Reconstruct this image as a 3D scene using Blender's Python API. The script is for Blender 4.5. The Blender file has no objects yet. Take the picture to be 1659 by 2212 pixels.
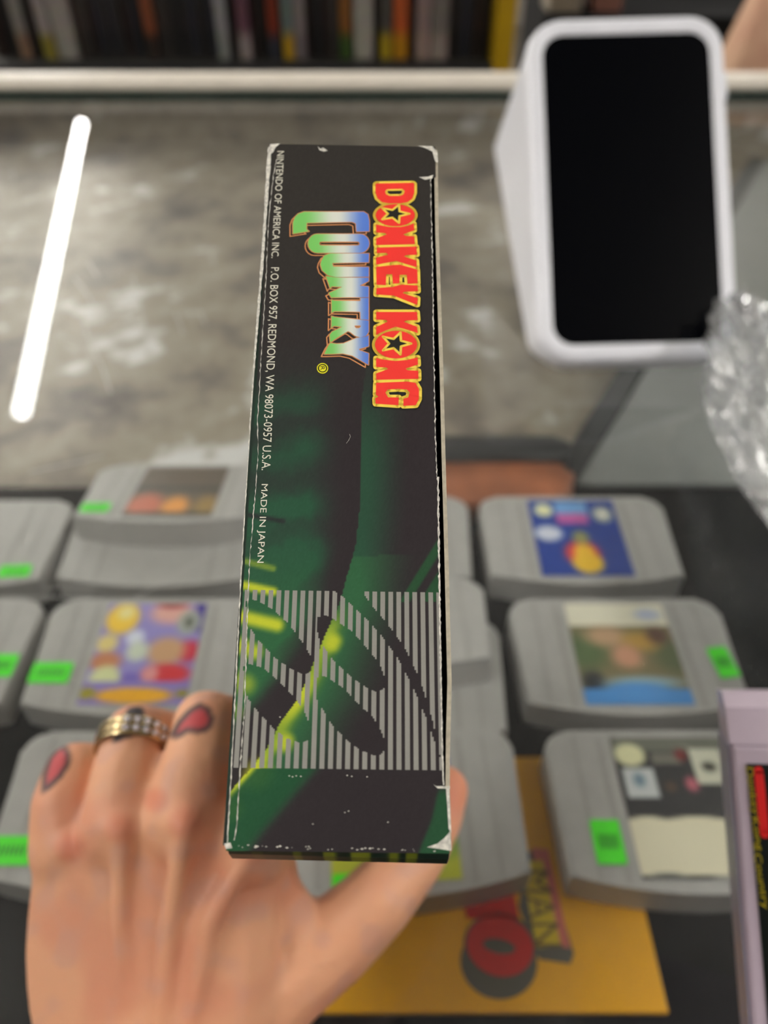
import bpy, bmesh, math, random
from mathutils import Vector, Matrix, noise
from mathutils.geometry import tessellate_polygon
random.seed(7)
S = bpy.context.scene
COL = S.collection
PI = math.pi

# ------------------------------------------------------------------ camera
F = 1661.0                      # focal length in pixels of the 1659 x 2212 frame
PITCH = math.radians(43)
H = 0.295                       # camera height over the glass top (z = 0)
camd = bpy.data.cameras.new('camera')
camo = bpy.data.objects.new('camera', camd)
COL.objects.link(camo)
camo.location = (0, 0, H)
camo.rotation_euler = (PI / 2 - PITCH, 0, 0)
camd.sensor_fit = 'VERTICAL'
camd.sensor_height = 36.0
camd.sensor_width = 27.0
camd.lens = 36.0 * F / 2212.0
camd.clip_start = 0.005
camd.clip_end = 50
camd.dof.use_dof = True
camd.dof.focus_distance = 0.124
camd.dof.aperture_fstop = camd.lens / 2.2       # iris 2.2 mm wide
S.camera = camo

CAM = Vector((0, 0, H))
FWD = Vector((0, math.cos(PITCH), -math.sin(PITCH)))
UP = Vector((0, math.sin(PITCH), math.cos(PITCH)))
RIGHT = Vector((1, 0, 0))


def ray(px, py):
    return FWD + RIGHT * ((px - 829.5) / F) - UP * ((py - 1106) / F)


def at(px, py, d):              # point at depth d in metres
    return CAM + ray(px, py) * d


def on_z(px, py, z):            # point where the line of sight meets height z
    r = ray(px, py)
    return CAM + r * ((z - H) / r.z)


# ------------------------------------------------------------------ world + exposure
w = bpy.data.worlds.new('world')
S.world = w
w.use_nodes = True
w.node_tree.nodes['Background'].inputs[0].default_value = (1.0, 0.97, 0.93, 1)
w.node_tree.nodes['Background'].inputs[1].default_value = 0.38
S.view_settings.view_transform = 'Standard'
S.view_settings.look = 'None'
S.view_settings.gamma = 1.0
S.view_settings.use_curve_mapping = False
S.view_settings.exposure = 0.86
TUBE_POWER = 22.0


# ------------------------------------------------------------------ materials
def lin(c):
    return tuple((v / 255 / 12.92) if v / 255 <= 0.04045 else ((v / 255 + 0.055) / 1.055) ** 2.4 for v in c[:3])


def mat(name, rgb, rough=0.5, metal=0.0, var=0.08, scale=40.0, bump=0.0, bscale=300.0, spec=0.5, sss=0.0, coat=0.0, attr=None, rgb2=None, emit=0):
    m = bpy.data.materials.new(name)
    m.use_nodes = True
    nt = m.node_tree
    b = nt.nodes['Principled BSDF']
    b.inputs['Roughness'].default_value = rough
    b.inputs['Metallic'].default_value = metal
    b.inputs['Specular IOR Level'].default_value = spec
    b.inputs['Coat Weight'].default_value = coat
    b.inputs['Coat Roughness'].default_value = 0.12
    tc = nt.nodes.new('ShaderNodeTexCoord')
    if attr:
        a = nt.nodes.new('ShaderNodeAttribute')
        a.attribute_name = attr
        nt.links.new(a.outputs['Color'], b.inputs['Base Color'])
    else:
        c = lin(rgb)
        c2 = lin(rgb2) if rgb2 else tuple(max(0, v * (1 - var * 2)) for v in c)
        n = nt.nodes.new('ShaderNodeTexNoise')
        n.inputs['Scale'].default_value = scale
        n.inputs['Detail'].default_value = 4
        r = nt.nodes.new('ShaderNodeValToRGB')
        r.color_ramp.elements[0].position = 0.3
        r.color_ramp.elements[1].position = 0.7
        r.color_ramp.elements[0].color = (*c2, 1)
        r.color_ramp.elements[1].color = (*c, 1)
        nt.links.new(tc.outputs['Object'], n.inputs['Vector'])
        nt.links.new(n.outputs['Fac'], r.inputs['Fac'])
        nt.links.new(r.outputs['Color'], b.inputs['Base Color'])
    if sss:
        b.inputs['Subsurface Weight'].default_value = sss
        b.inputs['Subsurface Radius'].default_value = (0.006, 0.0025, 0.0012)
        b.inputs['Subsurface Scale'].default_value = 1.0
    if bump:
        n2 = nt.nodes.new('ShaderNodeTexNoise')
        n2.inputs['Scale'].default_value = bscale
        n2.inputs['Detail'].default_value = 5
        bp = nt.nodes.new('ShaderNodeBump')
        bp.inputs['Strength'].default_value = bump
        bp.inputs['Distance'].default_value = 0.001
        nt.links.new(tc.outputs['Object'], n2.inputs['Vector'])
        nt.links.new(n2.outputs['Fac'], bp.inputs['Height'])
        nt.links.new(bp.outputs['Normal'], b.inputs['Normal'])
    if emit:
        b.inputs['Emission Color'].default_value = (*lin(rgb), 1)
        b.inputs['Emission Strength'].default_value = emit
    return m


def glass_mat(name, tint, ior=1.5, haze=0.0, hscale=6.0, rough=0.0, boost=0.0):
    """clear pane: light passes through, reflection grows towards grazing angles, a little dust on it"""
    m = bpy.data.materials.new(name)
    m.use_nodes = True
    nt = m.node_tree
    nt.nodes.clear()
    out = nt.nodes.new('ShaderNodeOutputMaterial')
    tr = nt.nodes.new('ShaderNodeBsdfTransparent')
    tr.inputs[0].default_value = (*tint, 1)
    gl = nt.nodes.new('ShaderNodeBsdfGlossy')
    gl.inputs['Roughness'].default_value = rough
    fr = nt.nodes.new('ShaderNodeFresnel')
    fr.inputs['IOR'].default_value = ior
    mx = nt.nodes.new('ShaderNodeMixShader')
    ad = nt.nodes.new('ShaderNodeMath')
    ad.operation = 'ADD'
    ad.use_clamp = True
    ad.inputs[1].default_value = boost
    geo = nt.nodes.new('ShaderNodeNewGeometry')
    inv = nt.nodes.new('ShaderNodeMath'); inv.operation = 'SUBTRACT'; inv.inputs[0].default_value = 1.0
    mu = nt.nodes.new('ShaderNodeMath'); mu.operation = 'MULTIPLY'
    nt.links.new(geo.outputs['Backfacing'], inv.inputs[1])
    nt.links.new(fr.outputs[0], ad.inputs[0])
    nt.links.new(ad.outputs[0], mu.inputs[0])
    nt.links.new(inv.outputs[0], mu.inputs[1])
    nt.links.new(mu.outputs[0], mx.inputs[0])
    nt.links.new(tr.outputs[0], mx.inputs[1])
    nt.links.new(gl.outputs[0], mx.inputs[2])
    last = mx
    if haze:
        df = nt.nodes.new('ShaderNodeBsdfDiffuse')
        df.inputs[0].default_value = (0.8, 0.8, 0.8, 1)
        tc = nt.nodes.new('ShaderNodeTexCoord')
        n = nt.nodes.new('ShaderNodeTexNoise')
        n.inputs['Scale'].default_value = hscale
        n.inputs['Detail'].default_value = 6
        n.inputs['Roughness'].default_value = 0.6
        mr = nt.nodes.new('ShaderNodeMapRange')
        mr.inputs[1].default_value = 0.35
        mr.inputs[2].default_value = 0.75
        mr.inputs[3].default_value = haze * 0.25
        mr.inputs[4].default_value = haze
        nt.links.new(tc.outputs['Object'], n.inputs['Vector'])
        nt.links.new(n.outputs['Fac'], mr.inputs[0])
        m2 = nt.nodes.new('ShaderNodeMixShader')
        nt.links.new(mr.outputs[0], m2.inputs[0])
        nt.links.new(last.outputs[0], m2.inputs[1])
        nt.links.new(df.outputs[0], m2.inputs[2])
        last = m2
    nt.links.new(last.outputs[0], out.inputs[0])
    return m


# ------------------------------------------------------------------ object helpers
def link(name, me, m=None, parent=None, mw=None, smooth=False):
    o = bpy.data.objects.new(name, me)
    COL.objects.link(o)
    if m is not None:
        for q in (m if isinstance(m, (list, tuple)) else [m]):
            me.materials.append(q)
    if parent:
        o.parent = parent
    if mw is not None:
        o.matrix_local = mw
    if smooth:
        for p in me.polygons:
            p.use_smooth = True
    return o


def from_bm(name, bm, m=None, parent=None, mw=None, smooth=False):
    me = bpy.data.meshes.new(name)
    bmesh.ops.recalc_face_normals(bm, faces=bm.faces)
    bm.to_mesh(me)
    bm.free()
    return link(name, me, m, parent, mw, smooth)


def empty(name, loc=(0, 0, 0), rot=None, mw=None):
    o = bpy.data.objects.new(name, None)
    o.empty_display_size = 0.01
    COL.objects.link(o)
    if mw is not None:
        o.matrix_world = mw
    else:
        o.location = loc
        if rot:
            o.rotation_euler = rot
    return o


def tag(o, label=None, cat=None, group=None, kind=None):
    if label: o['label'] = label
    if cat: o['category'] = cat
    if group: o['group'] = group
    if kind: o['kind'] = kind
    return o


def add_box(bm, lo, hi, bevel=0.0, seg=2):
    lo = Vector(lo); hi = Vector(hi)
    g = bmesh.ops.create_cube(bm, size=1.0)
    vs = g['verts']
    for v in vs:
        v.co = Vector([lo[i] + (v.co[i] + 0.5) * (hi[i] - lo[i]) for i in range(3)])
    if bevel:
        es = list({e for v in vs for e in v.link_edges})
        bmesh.ops.bevel(bm, geom=es, offset=bevel, segments=seg, affect='EDGES', profile=0.5)


def box(name, lo, hi, m, parent=None, bevel=0.0, seg=2, mw=None):
    bm = bmesh.new()
    add_box(bm, lo, hi, bevel, seg)
    return from_bm(name, bm, m, parent, mw)


def prism(bm, pts, z0, z1, bevel=0.0, seg=2):
    """outline in x,y extruded between two heights, top rim bevelled"""
    bot = [bm.verts.new((p[0], p[1], z0)) for p in pts]
    top = [bm.verts.new((p[0], p[1], z1)) for p in pts]
    n = len(pts)
    f1 = bm.faces.new(top)
    bm.faces.new(bot[::-1])
    for i in range(n):
        bm.faces.new((bot[i], bot[(i + 1) % n], top[(i + 1) % n], top[i]))
    if bevel:
        bmesh.ops.bevel(bm, geom=list(f1.edges), offset=bevel, segments=seg, affect='EDGES', profile=0.5)


def rrect(w_, h_, r, n=6, cx=0, cy=0):
    pts = []
    for k, (sx, sy) in enumerate(((1, 1), (-1, 1), (-1, -1), (1, -1))):
        for i in range(n + 1):
            a = k * PI / 2 + i * PI / 2 / n
            pts.append((cx + sx * (w_ / 2 - r) + r * math.cos(a), cy + sy * (h_ / 2 - r) + r * math.sin(a)))
    return pts


def colour_grid(name, nx, ny, pos, colf, m, parent, mw=None):
    """flat printed surface: nx x ny quads, pos(u,v) -> 3D, colf(u,v) -> sRGB 0..255 per quad"""
    vs = [pos(i / nx, j / ny) for j in range(ny + 1) for i in range(nx + 1)]
    fs = [(j * (nx + 1) + i, j * (nx + 1) + i + 1, (j + 1) * (nx + 1) + i + 1, (j + 1) * (nx + 1) + i) for j in range(ny) for i in range(nx)]
    me = bpy.data.meshes.new(name)
    me.from_pydata(vs, [], fs)
    ca = me.color_attributes.new('Print', 'FLOAT_COLOR', 'POINT')
    buf = []
    for j in range(ny + 1):
        for i in range(nx + 1):
            buf.extend((*lin(colf(i / nx, j / ny)), 1))
    ca.data.foreach_set('color', buf)
    return link(name, me, m, parent, mw)


def text_mesh(body, spacing=1.0):
    cu = bpy.data.curves.new('lettering', 'FONT')
    cu.body = body
    cu.space_character = spacing
    cu.resolution_u = 3
    o = bpy.data.objects.new('lettering', cu)
    COL.objects.link(o)
    bpy.context.view_layer.update()
    dg = bpy.context.evaluated_depsgraph_get()
    me = bpy.data.meshes.new_from_object(o.evaluated_get(dg))
    COL.objects.unlink(o)
    bpy.data.objects.remove(o)
    return me


def fit_text(name, body, m, parent, f, spacing=1.0, bold=0.0):
    """lettering fitted to a unit box, f(s,t) -> 3D with s along the line and t up the letters"""
    me = text_mesh(body, spacing)
    xs = [v.co.x for v in me.vertices]; ys = [v.co.y for v in me.vertices]
    x0, x1, y0, y1 = min(xs), max(xs), min(ys), max(ys)
    for v in me.vertices:
        v.co = f((v.co.x - x0) / (x1 - x0), (v.co.y - y0) / (y1 - y0))
    me.materials.clear()
    me.name = name
    return link(name, me, m, parent)


# shape stroking for printed outlines
def stroke(bm, pts, hw, z, closed=True):
    n = len(pts)
    P = [Vector((p[0], p[1])) for p in pts]
    rng = range(n if closed else n - 1)
    for i in rng:
        a, b = P[i], P[(i + 1) % n]
        d = b - a
        if d.length < 1e-9: continue
        d.normalize()
        nn = Vector((-d.y, d.x)) * hw
        bm.faces.new([bm.verts.new((q.x, q.y, z)) for q in (a - nn, b - nn, b + nn, a + nn)])
    for q in P:
        bm.faces.new([bm.verts.new((q.x + hw * math.cos(k * PI / 5), q.y + hw * math.sin(k * PI / 5), z)) for k in range(10)])


def fill(bm, loops, z):
    L = [[Vector((p[0], p[1], 0)) for p in lp] for lp in loops]
    flat = [bm.verts.new((p.x, p.y, z)) for lp in L for p in lp]
    for t in tessellate_polygon(L):
        try:
            bm.faces.new([flat[i] for i in t])
        except ValueError:
            pass


def up_normals(bm):
    for f in bm.faces:
        f.normal_update()
        if f.normal.z < 0:
            f.normal_flip()


def flat_obj(name, bm, m, parent):
    up_normals(bm)
    me = bpy.data.meshes.new(name)
    bm.to_mesh(me)
    bm.free()
    return link(name, me, m, parent)


# ------------------------------------------------------------------ room
M_floor = mat('floor_concrete', (120, 112, 100), 0.6, var=0.2, scale=5, bump=0.1)
M_wallb = mat('wall_paint', (5, 5, 7), 0.9, var=0.1, scale=3)
M_wall = mat('wall_paint_warm', (150, 142, 132), 0.85, var=0.12, scale=2)
M_ceil = mat('ceiling_tiles', (205, 200, 192), 0.9, var=0.15, scale=1.3)
FZ = -0.95
tag(box('floor', (-4.2, -3.6, FZ - 0.05), (4.2, 6.6, FZ), M_floor), kind='structure')
tag(box('wall_back', (-4.2, 6.6, FZ - 0.05), (4.2, 6.7, 1.5), M_wall), kind='structure')
tag(box('wall_left', (-4.3, -3.6, FZ - 0.05), (-4.2, 6.7, 1.5), M_wall), kind='structure')
tag(box('wall_right', (4.2, -3.6, FZ - 0.05), (4.3, 6.7, 1.5), M_wall), kind='structure')
tag(box('ceiling', (-4.3, -3.6, 1.5), (4.3, 6.7, 1.55), M_ceil), kind='structure')

tag(box('wall_front', (-4.2, -3.6, FZ - 0.05), (4.2, -3.5, 1.5), M_wall), kind='structure')  # unseen wall, added to keep out light from behind
# light tubes: one mirrored in the glass, the rest added unseen for brightness
M_tube = bpy.data.materials.new('tube_light')
M_tube.use_nodes = True
_b = M_tube.node_tree.nodes['Principled BSDF']
_b.inputs['Emission Color'].default_value = (1.0, 0.985, 0.95, 1)
_b.inputs['Emission Strength'].default_value = TUBE_POWER
M_fix = mat('lamp_housing', (225, 225, 222), 0.4)


def tube_light(a, b, r, label, group=None):
    a = Vector(a); b = Vector(b)
    L = (b - a).length
    z = (b - a).normalized()
    q = z.to_track_quat('Z', 'Y').to_matrix().to_4x4()
    root = empty('ceiling_or_added_light', mw=Matrix.Translation((a + b) / 2) @ q)
    tag(root, label, 'lamp', group)
    bm = bmesh.new()
    bmesh.ops.create_cone(bm, cap_ends=True, segments=20, radius1=r, radius2=r, depth=L)
    for s in (-1, 1):
        bmesh.ops.create_uvsphere(bm, u_segments=20, v_segments=10, radius=r, matrix=Matrix.Translation((0, 0, s * L / 2)))
    from_bm('tube', bm, M_tube, root, smooth=True)
    up = q.to_3x3().inverted() @ Vector((0, 0, 1))
    for s in (-0.3, 0.3):
        bm = bmesh.new()
        p0 = Vector((0, 0, s * L)) + up * (r * 0.9)
        top = up * (1.5 - ((a + b) / 2).z - 0.001) + Vector((0, 0, s * L))
        if abs(up.z) > 0.05: top = p0 + up * 0.15
        m4 = Matrix.Translation((p0 + top) / 2) @ (top - p0).to_track_quat('Z', 'Y').to_matrix().to_4x4()
        bmesh.ops.create_cone(bm, cap_ends=True, segments=10, radius1=0.008, radius2=0.008, depth=(top - p0).length, matrix=m4)
        from_bm('hanger', bm, M_fix, root)
    return root


def mirror_hit(px, py, z):       # where a line of sight bounced off the glass reaches height z
    p = on_z(px, py, 0)
    d = ray(px, py).copy()
    d.z = -d.z
    return p + d * (z / d.z)


tz = 1.25
tube_light(mirror_hit(176, 268, tz), mirror_hit(47, 888, tz), 0.026, 'long white ceiling tube whose bright streak is mirrored in the glass counter')
tube_light(mirror_hit(1310, 300, tz), mirror_hit(1390, 690, tz), 0.034, 'added white tube over the right side of the counter, out of view')  # fill tube added to brighten rail and terminal, its reflection hidden by the terminal
tube_light(mirror_hit(-130, 268, tz), mirror_hit(-420, 888, tz), 0.034, 'added white tube beyond the left end of the counter, out of view')  # off-frame fill tube added for more light from the left
for x_, y0, y1, w_ in ((-1.1, -0.8, 0.33, 'left of the photographer'), (1.1, -0.8, 0.33, 'right of the photographer'), (-3.3, 0.6, 4.0, 'along the left wall'), (3.3, 0.6, 4.0, 'along the right wall')):  # added fill tubes, placed where the glass does not mirror them into view
    tube_light((x_, y0, tz), (x_, y1, tz), 0.034, 'added unseen white tube ' + w_)

# ------------------------------------------------------------------ display case
M_glass = glass_mat('counter_glass', (0.98, 0.99, 0.985), 1.5, haze=0.025, hscale=7)
M_rail = mat('rail_white', (248, 240, 226), 0.35, var=0.03)
M_black = mat('black_felt', (10, 10, 11), 0.9, spec=0.1, var=0.2, scale=60, bump=0.2)
M_dark = mat('dark_metal', (30, 32, 34), 0.45)
M_green_edge = mat('glass_edge', (38, 58, 52), 0.2)
M_stone = bpy.data.materials.new('mottled_board')  # mottling partly stands in for hazy reflections in the glass
M_stone.use_nodes = True
nt = M_stone.node_tree
b = nt.nodes['Principled BSDF']
b.inputs['Roughness'].default_value = 0.55
tc = nt.nodes.new('ShaderNodeTexCoord')
n1 = nt.nodes.new('ShaderNodeTexNoise'); n1.inputs['Scale'].default_value = 13; n1.inputs['Detail'].default_value = 3; n1.inputs['Roughness'].default_value = 0.6
r1 = nt.nodes.new('ShaderNodeValToRGB')
for e in list(r1.color_ramp.elements)[1:]: r1.color_ramp.elements.remove(e)
r1.color_ramp.elements[0].position = 0.30; r1.color_ramp.elements[0].color = (*lin((70, 62, 56)), 1)
for p, c in ((0.42, (112, 102, 90)), (0.5, (138, 127, 110)), (0.6, (150, 142, 126)), (0.68, (205, 204, 202))):
    e = r1.color_ramp.elements.new(p); e.color = (*lin(c), 1)
nt.links.new(tc.outputs['Object'], n1.inputs['Vector']); nt.links.new(n1.outputs['Fac'], r1.inputs['Fac']); nt.links.new(r1.outputs['Color'], b.inputs['Base Color'])

CF = -0.055                      # height of the display floor inside the case
case = empty('display_case', (0, 0.5, FZ))
tag(case, 'glass topped display counter with white rear rail holding game cartridges', 'counter')
O = Vector((0, 0.5, FZ))


def cbox(name, lo, hi, m, bevel=0.0):
    return box(name, Vector(lo) - O, Vector(hi) - O, m, case, bevel, 5)


YR = on_z(500, 166, 0.014).y     # rear rail, near its back edge
cbox('glass_top', (-1.5, -0.08, -0.005), (1.3, YR - 0.041, 0.0), M_glass)
cbox('rear_rail', (-1.5, YR - 0.037, 0.004), (1.3, YR, 0.022), M_rail, 0.008)
cbox('rail_gasket', (-1.5, YR - 0.040, -0.006), (1.3, YR - 0.004, 0.004), M_green_edge)
yb = on_z(900, 1052, CF).y       # where the black tray ends
cbox('black_tray', (-1.5, -0.08, CF - 0.012), (1.3, yb, CF), M_black, 0.001)
LF = -0.064
cbox('lower_board', (-1.5, yb + 0.004, LF - 0.02), (1.3, YR - 0.01, LF), M_stone)
cbox('base_cabinet', (-1.5, -0.08, FZ), (1.3, YR - 0.01, LF - 0.021), M_dark)
cbox('back_panel', (-1.5, YR - 0.012, LF - 0.001), (1.3, YR - 0.004, -0.0065), M_stone)
cbox('end_panel', (-1.51, -0.08, LF - 0.02), (-1.5, YR, -0.005), M_dark)
cbox('end_panel', (1.3, -0.08, LF - 0.02), (1.31, YR, -0.005), M_dark)
# scratches worn into the glass
M_scr = mat('scratch_white', (190, 190, 185), 0.5)
bm = bmesh.new()
for pts in (((400, 950), (470, 1040), (520, 1130), (545, 1210)), ((450, 1190), (500, 1330), (560, 1450), (600, 1580)), ((950, 1140), (975, 1200), (995, 1260)),
            ((1080, 1130), (1120, 1215)), ((1140, 810), (1165, 890)), ((60, 370), (75, 420)), ((120, 660), (230, 640), (330, 600)), ((480, 870), (530, 950)),
            ((160, 2010), (400, 1960), (560, 1920)), ((40, 250), (340, 255)), ((300, 1250), (420, 1310)), ((720, 950), (760, 1120), (820, 1370))):
    w_ = [on_z(p[0] / 2.513, 220 + p[1] / 2.513, 0.0002) - O for p in pts]
    hw = 0.00035
    for k in range(len(w_) - 1):
        d = (w_[k + 1] - w_[k]); nn = Vector((-d.y, d.x, 0)).normalized() * hw
        bm.faces.new([bm.verts.new(q) for q in (w_[k] - nn, w_[k + 1] - nn, w_[k + 1] + nn, w_[k] + nn)])
for pts in (((790, 940), (930, 880), (1250, 690), (1480, 560)), ((700, 410), (800, 350)), ((280, 830), (640, 830)), ((0, 890), (620, 890))):
    w_ = [on_z(p[0] * 0.3255, 1000 + p[1] * 0.3255, 0.0002) - O for p in pts]
    for k in range(len(w_) - 1):
        d = (w_[k + 1] - w_[k]); nn = Vector((-d.y, d.x, 0)).normalized() * 0.00025
        bm.faces.new([bm.verts.new(q) for q in (w_[k] - nn, w_[k + 1] - nn, w_[k + 1] + nn, w_[k] + nn)])
tag(from_bm('scratches', bm, M_scr, case), kind='stuff')

# grey board with dark edging lying in the case, behind the cartridges to the right
M_gboard = mat('grey_panel', (126, 128, 126), 0.4, var=0.04)
gp = [on_z(*p, LF + 0.012) for p in ((1245, 1046), (1395, 800), (1652, 345), (1900, 345), (1800, 1046))]
gc = sum((Vector(p) for p in gp), Vector()) / 5
gc.z = LF
gb = empty('grey_board', gc)
tag(gb, 'flat grey board with dark slanting edge under the glass below the card terminal', 'board')
bm = bmesh.new()
prism(bm, [((p - gc).x, (p - gc).y) for p in gp], 0.0005, 0.012)
from_bm('panel', bm, M_gboard, gb)
a_, b_ = gp[0] - gc, gp[2] - gc
d_ = (b_ - a_); nn = Vector((-d_.y, d_.x, 0)).normalized() * 0.011
bm = bmesh.new()
q_ = [a_ + nn * 0.02, b_ + nn * 0.02, b_ + nn * 1.6, a_ + nn * 1.6]
prism(bm, [(v.x, v.y) for v in q_], 0.0005, 0.013)
from_bm('edge_strip', bm, M_dark, gb)

# brown padded item with black rim behind the tray
M_brown = mat('orange_brown_leather', (176, 104, 66), 0.5, var=0.25, scale=30, bump=0.2)
pc = on_z(1080, 1022, LF + 0.03)
br = empty('leather_case', (pc.x, pc.y, LF))
tag(br, 'orange brown rounded leather case with black rim behind the cartridges', 'case')
pw = abs(on_z(1240, 1022, LF + 0.03).x - pc.x)
bm = bmesh.new()
prism(bm, rrect(pw * 2, 0.050, 0.022, 8), 0.0003, 0.028, 0.006, 3)
from_bm('body', bm, M_brown, br, smooth=True)
bm = bmesh.new()
prism(bm, rrect(pw * 2 + 0.006, 0.022, 0.0105, 8, 0, 0.024), 0.0003, 0.034, 0.003, 2)
from_bm('rim', bm, M_dark, br, smooth=True)

# ------------------------------------------------------------------ cartridges
M_cart = mat('cartridge_grey', (172, 170, 166), 0.42, var=0.04, scale=120, bump=0.12, bscale=900)
M_cartd = mat('cartridge_groove', (160, 158, 153), 0.5, var=0.04)
M_print = mat('printed_paper', (255, 255, 255), 0.32, attr='Print')
M_sticker = mat('green_sticker', (74, 242, 20), 0.55, var=0.02)
M_ink = mat('ink_dark', (18, 70, 15), 0.6)

CW, CD, CT = 0.116, 0.075, 0.0195


def cart_outline():
    pts = []
    hw, hd = CW / 2, CD / 2
    arc = 0.0075
    # near edge: gentle arch bulging towards -y
    n = 16
    for i in range(n + 1):
        t = -1 + 2 * i / n
        x = t * (hw - 0.002)
        y = -hd + arc * (t * t) - 0.0
        pts.append((x, y))
    r = 0.011
    for i in range(7):
        a = i * PI / 2 / 6
        pts.append((hw - r + r * math.cos(a), hd - r + r * math.sin(a)))
    for i in range(7):
        a = PI / 2 + i * PI / 2 / 6
        pts.append((-hw + r + r * math.cos(a), hd - r + r * math.sin(a)))
    return pts


def make_cart():
    root = empty('game_cartridge')
    bm = bmesh.new()
    prism(bm, cart_outline(), 0.0, CT, 0.0022, 3)
    from_bm('shell', bm, M_cart, root)
    # raised side bands with a groove between them and the label bay
    for s in (-1, 1):
        bm = bmesh.new()
        x0 = s * 0.0325
        prism(bm, [(x0 - 0.0014, -0.033), (x0 + 0.0014, -0.033), (x0 + 0.0014, 0.033), (x0 - 0.0014, 0.033)], CT - 0.0002, CT + 0.0003)
        prism(bm, [(x0 + s * 0.0115 - 0.0007, -0.0315), (x0 + s * 0.0115 + 0.0007, -0.0315), (x0 + s * 0.0115 + 0.0007, 0.034), (x0 + s * 0.0115 - 0.0007, 0.034)], CT - 0.0002, CT + 0.0003)
        from_bm('groove', bm, M_cartd, root)
    return root


def art_base(base, blobs):
    """printed label art: soft patches (cx, cy, rx, ry, rgb, softness) on a base colour"""
    def f(u, v):
        c = list(base)
        for (cx, cy, rx, ry, rgb, sf) in blobs:
            d = math.sqrt(((u - cx) / rx) ** 2 + ((v - cy) / ry) ** 2)
            a = min(1, max(0, (1 - d) / sf + 0.5))
            c = [c[k] * (1 - a) + rgb[k] * a for k in range(3)]
        return c
    return f


def box_blob(x0, y0, x1, y1, rgb):
    return ('box', x0, y0, x1, y1, rgb)


def label_art(base, items):
    def f(u, v):
        c = list(base)
        for it in items:
            if it[0] == 'box':
                _, x0, y0, x1, y1, rgb = it
                a = 1.0 if (x0 <= u <= x1 and y0 <= v <= y1) else 0.0
            else:
                cx, cy, rx, ry, rgb, sf = it
                d = math.sqrt(((u - cx) / rx) ** 2 + ((v - cy) / ry) ** 2)
                a = min(1, max(0, (1 - d) / sf))
            c = [c[k] * (1 - a) + rgb[k] * a for k in range(3)]
        return c
    return f


def add_label(root, art, x0=-0.027, x1=0.027, y0=-0.0315, y1=0.0335, lettering=None):
    z = CT + 0.0004
    o = colour_grid('label', 54, 60, lambda u, v: (x0 + (x1 - x0) * u, y1 + (y0 - y1) * v, z), art, M_print, root)
    if lettering:
        body, a0, a1, b0, b1, m = lettering
        fit_text('label_lettering', body, m, o, lambda s, t: (a0 + (a1 - a0) * s, b0 + (b1 - b0) * t, z + 0.0002))
    return o


def add_sticker(root, cx, cy, w_, h_, rot=0.0):
    z = CT + 0.0004
    bm = bmesh.new()
    prism(bm, rrect(w_, h_, 0.001, 3), 0, 0.0003)
    o = from_bm('price_sticker', bm, M_sticker, root, Matrix.Translation((cx, cy, z)) @ Matrix.Rotation(rot, 4, 'Z'))
    bm = bmesh.new()
    for k in range(7):
        x = -w_ * 0.3 + w_ * 0.6 * k / 6
        prism(bm, [(x - w_ * .02, -h_ * .16), (x + w_ * .02, -h_ * .16), (x + w_ * .03, h_ * .16), (x - w_ * .01, h_ * .16)], 0.0003, 0.00042)
    from_bm('price_print', bm, M_ink, o)
    return o


proto = make_cart()
GC = 'grey cartridges in the display case'


def copy_thing(root):
    c = root.copy(); COL.objects.link(c)
    for ch in list(root.children):
        k = ch.copy(); COL.objects.link(k); k.parent = c
    return c


used = [False]
BASE_CHILD = list(proto.children)


def place_cart(px, py, label, base=CF, rot=0.0, tilt=0.0, ztop=None, loc=None):
    """px,py: where the middle of the cartridge face appears"""
    if not used[0]:
        c = proto; used[0] = True
    else:
        c = proto.copy(); COL.objects.link(c)
        for ch in BASE_CHILD:
            k = ch.copy(); COL.objects.link(k); k.parent = c
    p = loc if loc is not None else on_z(px, py, base + CT)
    c.location = (p.x, p.y, base + 0.0004)
    c.rotation_euler = (tilt, 0, rot)
    tag(c, label, 'game cartridge', GC)
    return c


yl = mat('print_yellow', (250, 205, 30), 0.4)
yld = mat('print_amber', (245, 170, 20), 0.4)
# back row
c = place_cart(1250, 1163, 'grey cartridge with blue label and yellow and red lettering, rear right')
add_label(c, label_art((28, 62, 150), [(0.17, 0.14, 0.13, 0.11, (225, 225, 175), 0.4), box_blob(0.3, 0.02, 0.68, 0.22, (110, 160, 215)), box_blob(0.3, 0.2, 0.66, 0.33, (190, 90, 160)),
          (0.84, 0.2, 0.14, 0.13, (170, 175, 165), 0.3), (0.84, 0.2, 0.06, 0.06, (240, 240, 225), 0.4), (0.17, 0.46, 0.19, 0.12, (205, 210, 225), 0.35), (0.5, 0.72, 0.24, 0.2, (225, 60, 60), 0.4), (0.52, 0.52, 0.12, 0.12, (150, 150, 95), 0.5), (0.53, 0.84, 0.2, 0.15, (235, 190, 40), 0.3), (0.52, 0.7, 0.14, 0.12, (240, 190, 50), 0.4)]),
          lettering=('XX', -0.010, 0.011, -0.028, -0.008, yl))
# lettering is not legible in the photograph: replaced by a plain yellow patch
for k in list(c.children):
    for g in list(k.children):
        bpy.data.objects.remove(g)
place_cart(812, 1163, 'grey cartridge behind the held box, left of the blue labelled one')
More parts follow.
